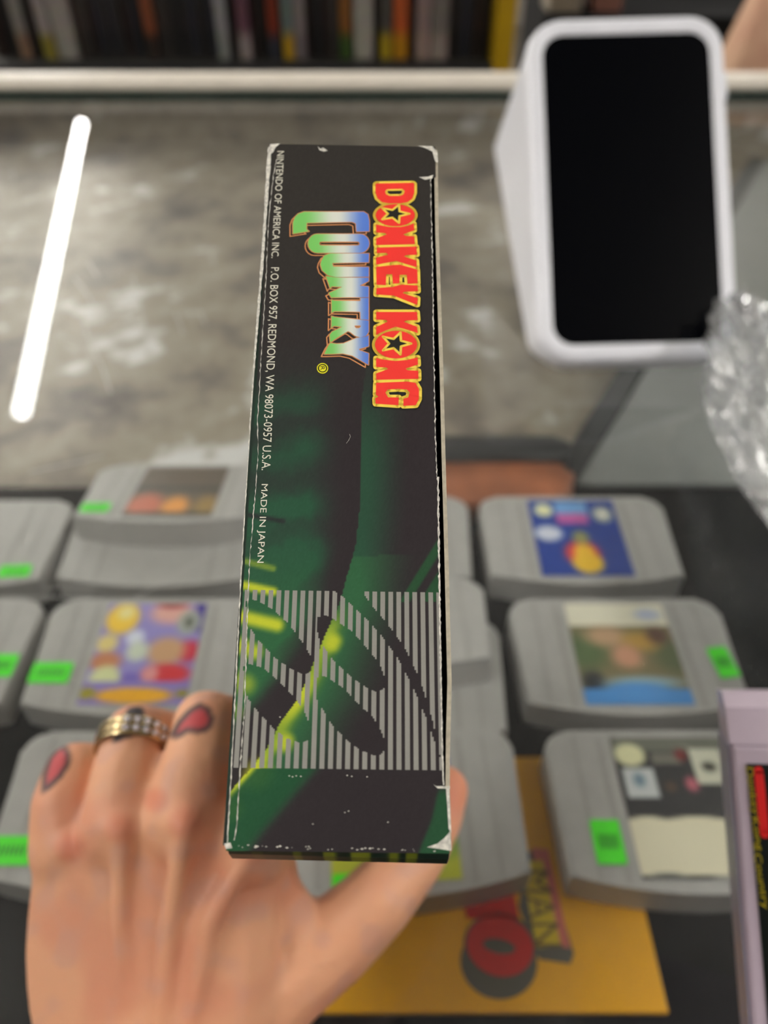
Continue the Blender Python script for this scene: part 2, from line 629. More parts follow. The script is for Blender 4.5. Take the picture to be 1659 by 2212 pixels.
# rear left pair lying on each other
c = place_cart(352, 1238 - 70, 'grey cartridge lying flat under the brown labelled one, rear left')
p2 = c.location.copy()
c = place_cart(0, 0, 'grey cartridge with brown and orange label propped on another, rear left', loc=Vector((p2.x + 0.004, p2.y + 0.030, 0)), tilt=-math.radians(13))
c.location.z += 0.0095
add_label(c, label_art((96, 84, 70), [box_blob(0, 0.42, 1, 0.5, (60, 60, 55)), (0.2, 0.8, 0.28, 0.3, (190, 100, 70), 0.5), (0.55, 0.82, 0.2, 0.25, (225, 150, 60), 0.5), (0.9, 0.8, 0.2, 0.25, (150, 120, 60), 0.6), box_blob(0, 0.93, 1, 1, (70, 62, 50))]))
add_sticker(c, -0.045, -0.021, 0.017, 0.010)
c = place_cart(-80, 1172, 'grey cartridge with small green sticker, rear left corner')
add_sticker(c, 0.040, -0.024, 0.018, 0.009, 0.05)
# middle row
c = place_cart(314, 1412, 'grey cartridge with colourful lilac, yellow and red label, above the hand')
add_label(c, label_art((150, 140, 205), [box_blob(0.9, 0, 1, 0.3, (70, 55, 150)), (0.66, 0.1, 0.28, 0.16, (225, 170, 160), 0.5), (0.65, 0.0, 0.2, 0.07, (150, 40, 50), 0.5), (0.18, 0.16, 0.2, 0.2, (248, 205, 60), 0.35), (0.2, 0.1, 0.12, 0.1, (240, 225, 150), 0.5),
          (0.86, 0.2, 0.15, 0.16, (165, 170, 160), 0.4), (0.86, 0.2, 0.06, 0.08, (90, 95, 85), 0.6), (0.1, 0.42, 0.14, 0.12, (225, 205, 130), 0.5), (0.36, 0.36, 0.12, 0.1, (215, 220, 235), 0.5),
          (0.92, 0.5, 0.16, 0.14, (205, 45, 70), 0.5), (0.7, 0.5, 0.24, 0.18, (205, 160, 120), 0.45), (0.42, 0.5, 0.14, 0.13, (205, 215, 195), 0.5), (0.14, 0.6, 0.2, 0.12, (200, 130, 90), 0.5),
          (0.76, 0.72, 0.28, 0.12, (215, 50, 60), 0.4), (0.6, 0.72, 0.11, 0.1, (225, 150, 150), 0.5), (0.42, 0.78, 0.14, 0.1, (120, 100, 190), 0.5), (0.18, 0.78, 0.18, 0.17, (215, 220, 165), 0.35),
          box_blob(0, 0.8, 1, 1, (140, 125, 195)), (0.5, 0.92, 0.42, 0.085, (240, 175, 20), 0.3), (0.06, 0.9, 0.1, 0.07, (160, 150, 20), 0.5), (0.95, 0.9, 0.08, 0.05, (150, 140, 30), 0.5)]))
add_sticker(c, -0.0455, -0.0125, 0.0205, 0.0125)
c = place_cart(-184, 1412, 'grey cartridge at left edge with green sticker at its right side')
add_sticker(c, 0.048, -0.008, 0.016, 0.014)
c = place_cart(1352, 1412, 'grey cartridge with white, green and sky blue label, right of the held box')
add_label(c, label_art((128, 118, 84), [box_blob(0, 0, 1, 0.24, (226, 222, 200)), (0.82, 0.12, 0.18, 0.08, (180, 190, 215), 0.6), (0.1, 0.5, 0.3, 0.25, (92, 112, 72), 0.6), (0.95, 0.55, 0.25, 0.22, (95, 105, 70), 0.6), (0.35, 0.35, 0.3, 0.14, (190, 155, 120), 0.6),
          (0.68, 0.4, 0.25, 0.14, (190, 150, 70), 0.6), (0.85, 0.34, 0.14, 0.12, (100, 70, 55), 0.6), (0.5, 0.55, 0.2, 0.16, (205, 150, 120), 0.6), (0.12, 0.8, 0.15, 0.14, (45, 50, 55), 0.6), (0.6, 0.8, 0.5, 0.08, (150, 180, 195), 0.6), box_blob(0, 0.86, 1, 1, (75, 145, 215)), (0.5, 0.88, 0.42, 0.1, (80, 150, 220), 0.4)]))
add_sticker(c, 0.049, -0.006, 0.0105, 0.019, 0.12)
c = place_cart(846, 1463, 'lower grey cartridge of the crossed pair right behind the held box')
p2 = c.location.copy()
c = place_cart(0, 0, 'upper grey cartridge of the crossed pair right behind the held box', loc=Vector((p2.x - 0.006, p2.y + 0.026, 0)), tilt=-math.radians(13))
c.location.z += 0.0095
# front row
BB = CF + 0.004
c = place_cart(1482, 1742, 'grey cartridge with black label half covered by torn cream paper, front right', base=BB)
add_label(c, label_art((50, 50, 52), [box_blob(0, 0, 1, 0.1, (110, 112, 100)), (0.14, 0.14, 0.15, 0.10, (222, 220, 175), 0.25), box_blob(0.04, 0.24, 0.3, 0.46, (196, 200, 200)), (0.17, 0.33, 0.07, 0.07, (110, 135, 150), 0.6),
          box_blob(0.33, 0.12, 0.56, 0.2, (118, 116, 105)), (0.58, 0.14, 0.07, 0.06, (120, 40, 40), 0.5), box_blob(0.66, 0.1, 0.92, 0.36, (205, 205, 185)), (0.79, 0.23, 0.08, 0.05, (60, 58, 50), 0.5), (0.6, 0.36, 0.07, 0.07, (190, 100, 115), 0.5), (0.42, 0.38, 0.06, 0.05, (90, 70, 55), 0.6),
          box_blob(0, 0.62, 1, 0.97, (226, 219, 190)), (0.15, 0.62, 0.2, 0.03, (226, 219, 190), 0.3), (0.55, 0.62, 0.3, 0.03, (226, 219, 190), 0.3), (0.2, 0.99, 0.2, 0.03, (90, 92, 90), 0.3), (0.7, 1.0, 0.2, 0.03, (150, 150, 140), 0.3)]))
add_sticker(c, -0.038, -0.016, 0.0125, 0.019, 0.0)
c = place_cart(848, 1748, 'grey cartridge seen right of and below the held box, yellow green label', base=BB, rot=math.radians(3))
add_label(c, label_art((90, 110, 170), [box_blob(0, 0.45, 1, 1, (190, 195, 60)), (0.9, 0.7, 0.2, 0.2, (120, 160, 70), 0.5), (0.9, 0.35, 0.2, 0.2, (70, 100, 160), 0.5)]))
add_sticker(c, -0.020, -0.0315, 0.013, 0.009)
c = place_cart(282, 1742, 'pale grey cartridge left of the hand with green sticker near its corner')
add_sticker(c, -0.0465, -0.020, 0.020, 0.0125)

# ------------------------------------------------------------------ yellow guide booklet under the front cartridges
M_yel = mat('yellow_cover', (246, 178, 16), 0.3, var=0.06, scale=8, coat=0.2)
M_redp = mat('print_red', (205, 36, 34), 0.35, var=0.03)
M_greyp = mat('print_grey', (96, 92, 80), 0.5)
M_pink = mat('print_pink', (222, 120, 105), 0.5)
yc = on_z(1446, 2188, BB - 0.0002)
x_l = on_z(640, 2188, BB).x
y_far = on_z(1150, 1634, BB).y
bk = empty('guide_booklet', ((yc.x + x_l) / 2, (yc.y + y_far) / 2, CF))
tag(bk, 'yellow booklet with big red ring letter lying under the front cartridges', 'book')
bw, bh = yc.x - x_l, y_far - yc.y
box('cover', (-bw / 2, -bh / 2, 0.0005), (bw / 2, bh / 2, 0.0036), M_yel, bk, 0.0004)
BZ = 0.0038
KO = Vector(bk.location)


def bpt(px, py):
    p = on_z(px, py, BB) - KO
    return Vector((p.x, p.y))


def ellipse(cx, cy, rx, ry, ang=0.0, n=40):
    out = []
    for k in range(n):
        a = 2 * PI * k / n
        x, y = rx * math.cos(a), ry * math.sin(a)
        out.append((cx + x * math.cos(ang) - y * math.sin(ang), cy + x * math.sin(ang) + y * math.cos(ang)))
    return out


def print_fill(name, loops_px, m, z, parent):
    bm = bmesh.new()
    fill(bm, [[tuple(bpt(*p)) for p in lp] for lp in loops_px], z)
    return flat_obj(name, bm, m, parent)


print_fill('ring_letter_shadow', [ellipse(1078, 2078, 84, 80, 0.45)], M_greyp, BZ, bk)
print_fill('ring_letter_rim', [ellipse(1082, 2045, 82, 72, 0.45)], M_greyp, BZ + 0.0001, bk)
print_fill('ring_letter', [ellipse(1080, 2044, 74, 64, 0.45), ellipse(1078, 2044, 36, 16, 0.2)], M_redp, BZ + 0.0002, bk)
print_fill('red_letter', [[(1000, 1950), (1110, 1925), (1122, 1985), (1095, 2002), (1060, 1985), (1010, 1985)]], M_redp, BZ + 0.0001, bk)
print_fill('title_shadow', [[(1135, 1840), (1172, 1835), (1240, 2060), (1232, 2082), (1165, 2072), (1120, 1960)]], M_greyp, BZ, bk)
print_fill('title_pink', [[(1148, 1830), (1185, 1835), (1232, 2048), (1190, 2042)]], M_pink, BZ + 0.00005, bk)
print_fill('title_band', [[(1128, 1862), (1172, 1858), (1212, 2044), (1158, 2048)]], mat('print_yellow_band', (226, 196, 40), 0.4), BZ + 0.0001, bk)
o_, e1_, e2_ = bpt(1125, 1880), bpt(1152, 2046) - bpt(1125, 1880), bpt(1185, 1880) - bpt(1125, 1880)
fit_text('title_lettering', 'MAN', mat('print_title_dark', (120, 98, 40), 0.4), bk, lambda s, t: (o_.x + e1_.x * s + e2_.x * t, o_.y + e1_.y * s + e2_.y * t, BZ + 0.0002))

# ------------------------------------------------------------------ card terminal
M_tw = mat('terminal_white', (240, 241, 248), 0.35, var=0.02, coat=0.1)
M_scr2 = mat('screen_black', (3, 4, 8), 0.04, var=0.0, spec=0.06)
dT, dB = 0.530, 0.518
tl, tr, br_, bl = at(1118, 44, dT), at(1546, 34, dT), at(1612, 775, dB), at(1180, 788, dB)
cen = (tl + tr + br_ + bl) / 4
ex = ((tr - tl) + (br_ - bl)).normalized()
ey = ((tl - bl) + (tr - br_))
ey = (ey - ex * ey.dot(ex)).normalized()
ez = ex.cross(ey)
TW = ((tr - tl).length + (br_ - bl).length) / 2
TH = ((tl - bl).length + (tr - br_).length) / 2
sk = ((tl + tr) / 2 - (bl + br_) / 2).dot(ex)
foot = Vector((cen.x, cen.y + 0.03, 0))
R3 = Matrix((ex, ey, ez)).transposed().to_4x4()
term = empty('card_terminal', foot)
tag(term, 'white countertop card payment terminal with blank black screen', 'card terminal')
fm = Matrix.Translation(cen - foot) @ R3
TH0 = TH


def tshape(w_, h_, r, z):
    return [fm @ Vector((p[0] + 0.0, p[1], z)) for p in rrect(w_, h_, r, 8)]


bm = bmesh.new()
rings = [tshape(TW - 0.004, TH - 0.004, 0.022, 0.0), tshape(TW, TH, 0.024, -0.004), tshape(TW, TH, 0.024, -0.016)]
# back of the body runs down to the counter
back = []
for p in rrect(TW * 0.97, TH, 0.024, 8):
    q = fm @ Vector((p[0], p[1], -0.016))
    t = (p[1] + TH / 2) / TH
    wpt = foot + q
    bx = wpt.x - 0.004 * t
    by = wpt.y + 0.13 * t ** 0.8 * 0.75 + 0.004
    bz = 0.0015 + 0.085 * max(0.0, t - 0.12) ** 1.0
    back.append(Vector((bx, by, min(bz, wpt.z))) - foot)
rings.append(back)
vr = [[bm.verts.new(p) for p in r] for r in rings]
bm.faces.new(vr[0])
bm.faces.new(vr[-1][::-1])
for a, b2 in zip(vr, vr[1:]):
    n = len(a)
    for i in range(n):
        bm.faces.new((a[i], a[(i + 1) % n], b2[(i + 1) % n], b2[i]))
from_bm('housing', bm, M_tw, term, smooth=False)
# raised rounded rim and the recessed screen
bm = bmesh.new()
o1 = rrect(TW - 0.002, TH - 0.002, 0.023, 8); i1 = rrect(TW - 0.022, TH - 0.026, 0.014, 8)
lv = []
for (pts, z) in ((o1, 0.0), (rrect(TW - 0.005, TH - 0.005, 0.022, 8), 0.0028), (rrect(TW - 0.018, TH - 0.022, 0.016, 8), 0.0028), (i1, 0.0006)):
    lv.append([bm.verts.new(fm @ Vector((p[0], p[1], z))) for p in pts])
for a, b2 in zip(lv, lv[1:]):
    n = len(a)
    for i in range(n):
        bm.faces.new((a[i], a[(i + 1) % n], b2[(i + 1) % n], b2[i]))
from_bm('rim', bm, M_tw, term, smooth=True)
bm = bmesh.new()
sw = (at(1530, 400, 0.55) - at(1140, 400, 0.55)).length
prism(bm, rrect(TW - 0.0195, TH - 0.0245, 0.014, 8, 0.0, 0.0), 0.0004, 0.0012)
from_bm('screen', bm, M_scr2, term, fm)
box('side_button', (TW / 2 - 0.001, TH / 2 - 0.055, -0.014), (TW / 2 + 0.004, TH / 2 - 0.036, -0.006), M_tw, term, 0.001, 2, fm)

# ------------------------------------------------------------------ shelf of game cases behind the counter
YS = 1.80
SZ = on_z(500, 128, 0).z
r_ = ray(500, 127)
SZ = (CAM + r_ * (YS / r_.y)).z          # height of the board the cases stand on
M_shelf = mat('shelf_dark', (52, 50, 46), 0.5, var=0.1)
M_lip = mat('shelf_lip', (34, 36, 46), 0.5)
M_ypost = mat('yellow_paint', (186, 150, 8), 0.45, var=0.05)
xr = (CAM + ray(1068, 80) * ((YS - 0.04) / ray(1068, 80).y)).x
x0s = -1.15
sh = empty('game_shelf', ((x0s + xr) / 2, YS + 0.1, FZ))
tag(sh, 'dark shelf unit with yellow end panel behind the counter', 'shelf')
SO = Vector(sh.location)


def sbox(name, lo, hi, m, bevel=0.0):
    return box(name, Vector(lo) - SO, Vector(hi) - SO, m, sh, bevel)


sbox('shelf_board', (x0s, YS - 0.05, SZ - 0.02), (xr, YS + 0.2, SZ), M_shelf, 0.001)
sbox('shelf_lip', (x0s, YS - 0.056, SZ - 0.04), (xr, YS - 0.05, SZ - 0.002), M_lip)
sbox('back_panel', (x0s, YS + 0.2, FZ), (xr, YS + 0.21, SZ + 0.20), M_dark)
sbox('base_cabinet', (x0s, YS - 0.04, FZ), (xr, YS + 0.2, SZ - 0.041), M_dark)
sbox('end_panel', (xr, YS - 0.06, FZ), (xr + 0.036, YS + 0.21, SZ + 0.30), M_ypost)

palette = [((44, 43, 44), 'black'), ((58, 54, 52), 'charcoal'), ((66, 52, 48), 'brown'), ((52, 52, 62), 'navy'), ((74, 68, 64), 'taupe')]
special = [  # x0,x1 in the photo, colour, second colour on the lower part, words
    (45, 68, (150, 145, 138), (150, 118, 96), 'pale grey game case with tan foot, leftmost light one on the back shelf'),
    (98, 124, (170, 160, 156), (150, 135, 55), 'light grey game case with yellow patch at left on the back shelf'),
    (126, 168, (176, 168, 160), (170, 164, 155), 'wide light grey game case beside the yellow patched one'),
    (322, 344, (150, 86, 58), (60, 48, 42), 'orange brown game case in the dark stretch of the back shelf'),
    (474, 498, (160, 158, 160), (150, 150, 146), 'light grey game case left of the mauve one on the back shelf'),
    (520, 545, (118, 80, 92), (165, 150, 148), 'mauve and pale game case near the middle of the back shelf'),
    (585, 606, (140, 60, 40), (60, 60, 70), 'rust red game case with dark foot on the back shelf'),
    (614, 636, (120, 135, 130), (205, 160, 40), 'game case with bright yellow foot on the back shelf'),
    (638, 662, (150, 140, 138), (130, 118, 120), 'grey game case right of the yellow footed one'),
    (736, 760, (150, 100, 50), (70, 95, 45), 'brown game case with green foot on the back shelf'),
    (766, 806, (176, 172, 162), (178, 172, 160), 'wide cream game case in the middle right of the back shelf'),
    (822, 846, (90, 86, 80), (190, 160, 40), 'grey game case with yellow foot beside the orange one'),
    (850, 880, (205, 100, 50), (200, 140, 30), 'orange and yellow game case on the back shelf'),
    (898, 928, (160, 138, 134), (176, 150, 140), 'pinkish grey game case towards the yellow end panel'),
    (930, 966, (130, 124, 118), (165, 150, 142), 'grey game case with pale foot nearest the yellow end panel'),
]


def case_mat(c1, c2):
    m = bpy.data.materials.new('game_case_sleeve')
    m.use_nodes = True
    nt = m.node_tree
    b = nt.nodes['Principled BSDF']
    b.inputs['Roughness'].default_value = 0.35
    tc = nt.nodes.new('ShaderNodeTexCoord'); sp = nt.nodes.new('ShaderNodeSeparateXYZ')
    ns = nt.nodes.new('ShaderNodeTexNoise'); ns.inputs['Scale'].default_value = 60
    mp = nt.nodes.new('ShaderNodeMapRange'); mp.inputs[1].default_value = 0.035; mp.inputs[2].default_value = 0.055
    mx = nt.nodes.new('ShaderNodeMix'); mx.data_type = 'RGBA'
    mx.inputs[6].default_value = (*lin(c2), 1); mx.inputs[7].default_value = (*lin(c1), 1)
    hs = nt.nodes.new('ShaderNodeMix'); hs.data_type = 'RGBA'; hs.blend_type = 'MULTIPLY'; hs.inputs[0].default_value = 0.5
    nt.links.new(tc.outputs['Object'], sp.inputs[0]); nt.links.new(tc.outputs['Object'], ns.inputs['Vector'])
    nt.links.new(sp.outputs[2], mp.inputs[0]); nt.links.new(mp.outputs[0], mx.inputs[0])
    nt.links.new(mx.outputs[2], hs.inputs[6]); nt.links.new(ns.outputs['Color'], hs.inputs[7])
    nt.links.new(hs.outputs[2], b.inputs['Base Color'])
    return m


PM = [case_mat(c, tuple(int(v * 0.85) for v in c)) for c, _ in palette]


def game_case(x0, x1, y, h, m, label, group=None):
    w_ = x1 - x0 - 0.0006
    bm = bmesh.new()
    add_box(bm, (-w_ / 2, 0, 0), (w_ / 2, 0.13, h), 0.0015, 2)
    o = from_bm('game_case', bm, m, None, Matrix.Translation(((x0 + x1) / 2, y, SZ + 0.0003)))
    tag(o, label, 'game case', group or 'game cases on the back shelf')
    return o


def shelf_x(px):
    r = ray(px, 110)
    return (CAM + r * (YS / r.y)).x


spans = [(shelf_x(a), shelf_x(b2), c1, c2, lb) for a, b2, c1, c2, lb in special]
x = shelf_x(-15)
k = 0
xe = xr - 0.004
while x < xe - 0.008:
    nxt = next((s for s in spans if s[0] >= x - 0.012), None)
    if nxt and nxt[0] - x < 0.012:
        x0, x1 = max(x, nxt[0]), nxt[1]
        game_case(x0, x1, YS - random.uniform(0.002, 0.012), 0.19, case_mat(nxt[2], nxt[3]), nxt[4])
        spans.remove(nxt)
        x = x1 + 0.0005
        continue
    wd = random.choice((0.0105, 0.014, 0.014, 0.016))
    lim = (nxt[0] if nxt else xe)
    wd = min(wd, lim - x)
    i = (k * 7 + int(random.random() * 3)) % 5
    game_case(x, x + wd, YS + random.uniform(0.004, 0.03), 0.19, PM[i], 'dark %s game case spine among the dim ones on the back shelf' % palette[i][1], 'dark game cases on the back shelf')
    x += wd + 0.0004
    k += 1

# things seen to the right behind the terminal
M_tan = mat('tan_paper', (215, 178, 145), 0.7, var=0.12, scale=14, bump=0.4, bscale=60, rgb2=(200, 150, 125))
pz = at(1590, 190, 1.2)
bag = empty('paper_bag', (pz.x + 0.085, 1.40, FZ))
tag(bag, 'tan paper bag standing behind the counter at the right edge', 'bag')
bm = bmesh.new()
lev = []
for j in range(9):
    t = j / 8
    ww = 0.15 * (1 - 0.30 * max(0, t - 0.55) / 0.45) if t < 1 else 0.10
    dd = 0.09 * (1 - 0.75 * max(0, t - 0.6) / 0.4)
    zz = 0.0005 + 1.06 * t
    ring = []
    for (a, b2) in rrect(ww * 2, dd * 2, 0.02, 4):
        nz = noise.noise(Vector((a * 9, b2 * 9, zz * 9))) * 0.012
        ring.append(bm.verts.new((a * (1 + nz * 3) + (0.10 * max(0, t - 0.6)), b2 + nz, zz)))
    lev.append(ring)
bm.faces.new(lev[0][::-1]); bm.faces.new(lev[-1])
for a, b2 in zip(lev, lev[1:]):
    n = len(a)
    for i in range(n):
        bm.faces.new((a[i], a[(i + 1) % n], b2[(i + 1) % n], b2[i]))
from_bm('bag_body', bm, M_tan, bag, smooth=True)
M_card = mat('cardboard', (150, 122, 96), 0.8, var=0.15)
cab = empty('storage_cabinet', (0.78, 2.4, FZ))
tag(cab, 'black storage cabinet behind the terminal', 'cabinet')
ctop = (CAM + ray(1300, 30) * (2.22 / ray(1300, 30).y)).z
box('cabinet_body', (-0.38, -0.2, 0), (0.6, 0.2, ctop - FZ - 0.02), M_wallb, cab, 0.002)
box('cabinet_upright', (-0.38, 0.16, ctop - FZ - 0.0192), (0.6, 0.2, ctop - FZ + 0.45), M_wallb, cab, 0.002)
box('cabinet_top', (-0.39, -0.21, ctop - FZ - 0.0195), (0.61, 0.155, ctop - FZ), M_wallb, cab, 0.002)
for (px0, px1, cc, lb) in ((1185, 1258, (150, 140, 125), 'pale small box on the cabinet behind the terminal'), (1285, 1345, (140, 96, 84), 'reddish brown small box on the cabinet behind the terminal')):
    a = (CAM + ray(px0, 20) * (2.22 / ray(px0, 20).y)).x; b2 = (CAM + ray(px1, 20) * (2.22 / ray(px1, 20).y)).x
    o = empty('storage_box', ((a + b2) / 2, 2.28, ctop))
    tag(o, lb, 'box')
    mm = mat('storage_card', cc, 0.7)
    box('carton', (-(b2 - a) / 2, -0.05, 0.0005), ((b2 - a) / 2, 0.05, 0.09), mm, o, 0.003)
    box('lid', (-(b2 - a) / 2 - 0.001, -0.052, 0.0905), ((b2 - a) / 2 + 0.001, 0.052, 0.11), mm, o, 0.003)

# ------------------------------------------------------------------ crumpled clear plastic wrap at the right edge
M_clear = glass_mat('clear_plastic', (0.93, 0.95, 0.96), 1.5, haze=0.42, hscale=22, rough=0.08, boost=0.16)
pcn = on_z(1788, 1230, 0)
bm = bmesh.new()
bmesh.ops.create_icosphere(bm, subdivisions=5, radius=1.0)
for v in bm.verts:
    d = v.co.copy()
    k1 = noise.noise(Vector((d.x * 2.3, d.y * 1.2, d.z * 2.3)) + Vector((3, 1, 2)))
    c1 = noise.cell(d * 3.1) if hasattr(noise, 'cell') else 0
    rdg = abs(noise.noise(Vector((d.x * 6, d.y * 2.2, d.z * 6)))) * 0.5 + abs(noise.noise(Vector((d.x * 13, d.y * 4.5, d.z * 13)))) * 0.25
    s = 1.0 + 0.22 * k1 - rdg * 0.6
    v.co = Vector((d.x * 0.050 * s, d.y * 0.150 * s, max(-0.0, (d.z * 0.5 + 0.5) * 0.085 * s)))
    if v.co.z < 0.0004: v.co.z = 0.0004
o = from_bm('plastic_wrap', bm, M_clear, None, Matrix.Translation((pcn.x + 0.004, pcn.y + 0.045, 0.0008)), smooth=True)
tag(o, 'crumpled shiny clear plastic wrap on the glass at the right edge', 'plastic wrap')

# ------------------------------------------------------------------ lilac game box leaning at the right bottom
M_lilac = mat('lilac_card', (208, 190, 206), 0.4, var=0.05, coat=0.15)
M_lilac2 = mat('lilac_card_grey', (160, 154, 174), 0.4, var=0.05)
M_panel = mat('cover_dark_green', (22, 40, 34), 0.3, var=0.35, scale=30, coat=0.2)
M_red = mat('cover_red', (238, 42, 44), 0.3, var=0.02, coat=0.2)
M_ytxt = mat('cover_yellow', (190, 170, 30), 0.4, var=0.04)
g1 = at(1576, 1608, 0.200)          # upper left corner of the front
g2 = at(1624, 2212, 0.190)
ey = (g1 - g2).normalized()
ex = RIGHT * math.cos(0.33) - FWD * math.sin(0.33); ex = (ex - ey * ex.dot(ey)).normalized()
ez = ex.cross(ey)
Lb = min(0.180, (g1.z - 0.002 - 0.029 * max(0.0, ez.z)) / ey.z)
print('lilac box length', Lb, 'corner', (g1 - ey * Lb)[:])
gfoot = g1 - ey * Lb
gm = Matrix.Translation(g1) @ Matrix((ex, ey, ez)).transposed().to_4x4()
gbx = empty('game_box', mw=gm)
tag(gbx, 'lilac edged game box with yellow lettering and red bar, cut by the right edge', 'game box')
BWD = 0.127
low = [gm @ Vector((0, -Lb, 0)), gm @ Vector((0, -Lb, -0.029))]
bm = bmesh.new()
add_box(bm, (0, -Lb, -0.029), (BWD, 0, 0), 0.0012, 2)
from_bm('carton', bm, M_lilac, gbx)
colour_grid('cover_art', 40, 60, lambda u, v: (0.0036 + (BWD - 0.0072) * u, -0.0046 - (Lb - 0.0104) * v, 0.0003),
            label_art((14, 22, 20), [(0.3, 0.4, 0.3, 0.3, (26, 58, 42), 0.8), (0.1, 0.62, 0.05, 0.02, (120, 150, 60), 0.6), (0.12, 0.75, 0.1, 0.08, (40, 75, 45), 0.8), (0.6, 0.6, 0.3, 0.3, (40, 30, 24), 0.8)]), M_print, gbx)


def gpt(px, py):                    # photo point -> local point on the cover
    r = ray(px, py)
    nrm = ez
    t = (g1 - CAM).dot(nrm) / r.dot(nrm)
    q = gm.inverted() @ (CAM + r * t)
    return Vector((q.x, q.y))


bm = bmesh.new()
a, b2 = gpt(1638, 1664), gpt(1651, 1800)
stroke(bm, [a, b2], 0.0011, 0.0006, closed=False)
flat_obj('red_bar', bm, M_red, gbx)
for nm, (p0, p1) in {'DONKEY': ((1605, 1657), (1619, 1758)), 'KONG': ((1617, 1764), (1628, 1836)), 'COUNTRY': ((1622, 1842), (1641, 1962))}.items():
    a, b2 = gpt(*p0), gpt(*p1)
    d = b2 - a
    nn = Vector((-d.y, d.x)).normalized()
    hgt = 0.0023
    fit_text('cover_lettering', nm.capitalize(), M_ytxt, gbx, lambda s, t, a=a, d=d, nn=nn: (a.x + d.x * s + nn.x * hgt * t, a.y + d.y * s + nn.y * hgt * t, 0.0006))
bm = bmesh.new()
prof = [(0.0, -0.0004), (0.009, -0.004), (0.0125, -0.012), (0.012, -0.028), (0.0, -0.0285)]
fa = [bm.verts.new((0.0, p[0], p[1])) for p in prof]; fb = [bm.verts.new((BWD, p[0], p[1])) for p in prof]
bm.faces.new(fa); bm.faces.new(fb[::-1])
for i in range(5):
    bm.faces.new((fa[i], fa[(i + 1) % 5], fb[(i + 1) % 5], fb[i]))
from_bm('tuck_flap', bm, M_lilac, gbx)
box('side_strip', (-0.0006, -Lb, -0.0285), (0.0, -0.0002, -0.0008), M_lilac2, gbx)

# ------------------------------------------------------------------ the held game box
BW = 0.031
c4 = [(588, 312), (940, 318), (972, 1838), (489, 1826)]


def solve_pose():
    import numpy as np
    A = []
    for (X, Y), (x, y) in zip([(0, 0), (1, 0), (1, 1), (0, 1)], c4):
        x = (x - 829.5) / F; y = -(y - 1106) / F
        A.append([X, Y, 1, 0, 0, 0, -x * X, -x * Y, -x]); A.append([0, 0, 0, X, Y, 1, -y * X, -y * Y, -y])
    Hh = np.linalg.svd(np.array(A))[2][-1].reshape(3, 3)
    if Hh[2, 2] < 0: Hh = -Hh
    h1, h2, h3 = Hh.T
    k = BW / float(np.linalg.norm(h1))
    tw = lambda v: RIGHT * float(v[0]) + UP * float(v[1]) + FWD * float(v[2])
    return tw(h1) * k, tw(h2) * k, CAM + tw(h3) * k


h1, h2, org = solve_pose()
bx_ = h1.normalized()
by_ = -h2; by_ = (by_ - bx_ * by_.dot(bx_)).normalized()
bz_ = bx_.cross(by_)
BM = Matrix.Translation(org) @ Matrix((bx_, by_, bz_)).transposed().to_4x4()
BMI = BM.inverted()
LBX = h2.length                     # length of the spine
held = empty('game_box', mw=BM)
tag(held, 'dark green jungle game box held upright, its title spine facing up', 'game box')


def sp(px, py):                     # photo point -> local x,y on the spine plane
    r = ray(px, py)
    t = (org - CAM).dot(bz_) / r.dot(bz_)
    q = BMI @ (CAM + r * t)
    return (q.x, q.y)


def Z1(p):                          # points read off the enlarged title
    return sp(540 + p[0] / 3.6867, 290 + p[1] / 3.6867)


def Z3(p):                          # points read off the enlarged lower part
    return sp(460 + p[0] / 3.0164, 1240 + p[1] / 3.0164)


def sstep(a, b, x):
    t = min(1, max(0, (x - a) / (b - a)))
    return t * t * (3 - 2 * t)


def interp(tab, t):
    if t <= tab[0][0]: return tab[0][1]
    for (a, x), (b, y) in zip(tab, tab[1:]):
        if t <= b: return x + (y - x) * (t - a) / (b - a)
    return tab[-1][1]


def mixc(a, b, t):
    return tuple(a[i] + (b[i] - a[i]) * t for i in range(3))


MID = [(700, 800), (850, 783), (1000, 780), (1100, 777), (1180, 768), (1250, 748), (1300, 735), (1316, 728), (1373, 702), (1426, 680), (1465, 665), (1515, 640), (1562, 605), (1615, 578), (1668, 535), (1714, 493), (1800, 420)]


def cap(px, py, ax, ay, bx, by, r, soft):
    dx, dy = bx - ax, by - ay
    t = min(1, max(0, ((px - ax) * dx + (py - ay) * dy) / (dx * dx + dy * dy)))
    d = math.hypot(px - ax - t * dx, py - ay - t * dy)
    return 1 - sstep(r - soft, r + soft, d)


GREEN = (40, 84, 60); GREEN2 = (48, 98, 63); DARK = (46, 40, 43); TOP = (51, 48, 45); YEL = (196, 205, 50); MIDG = (110, 150, 50)


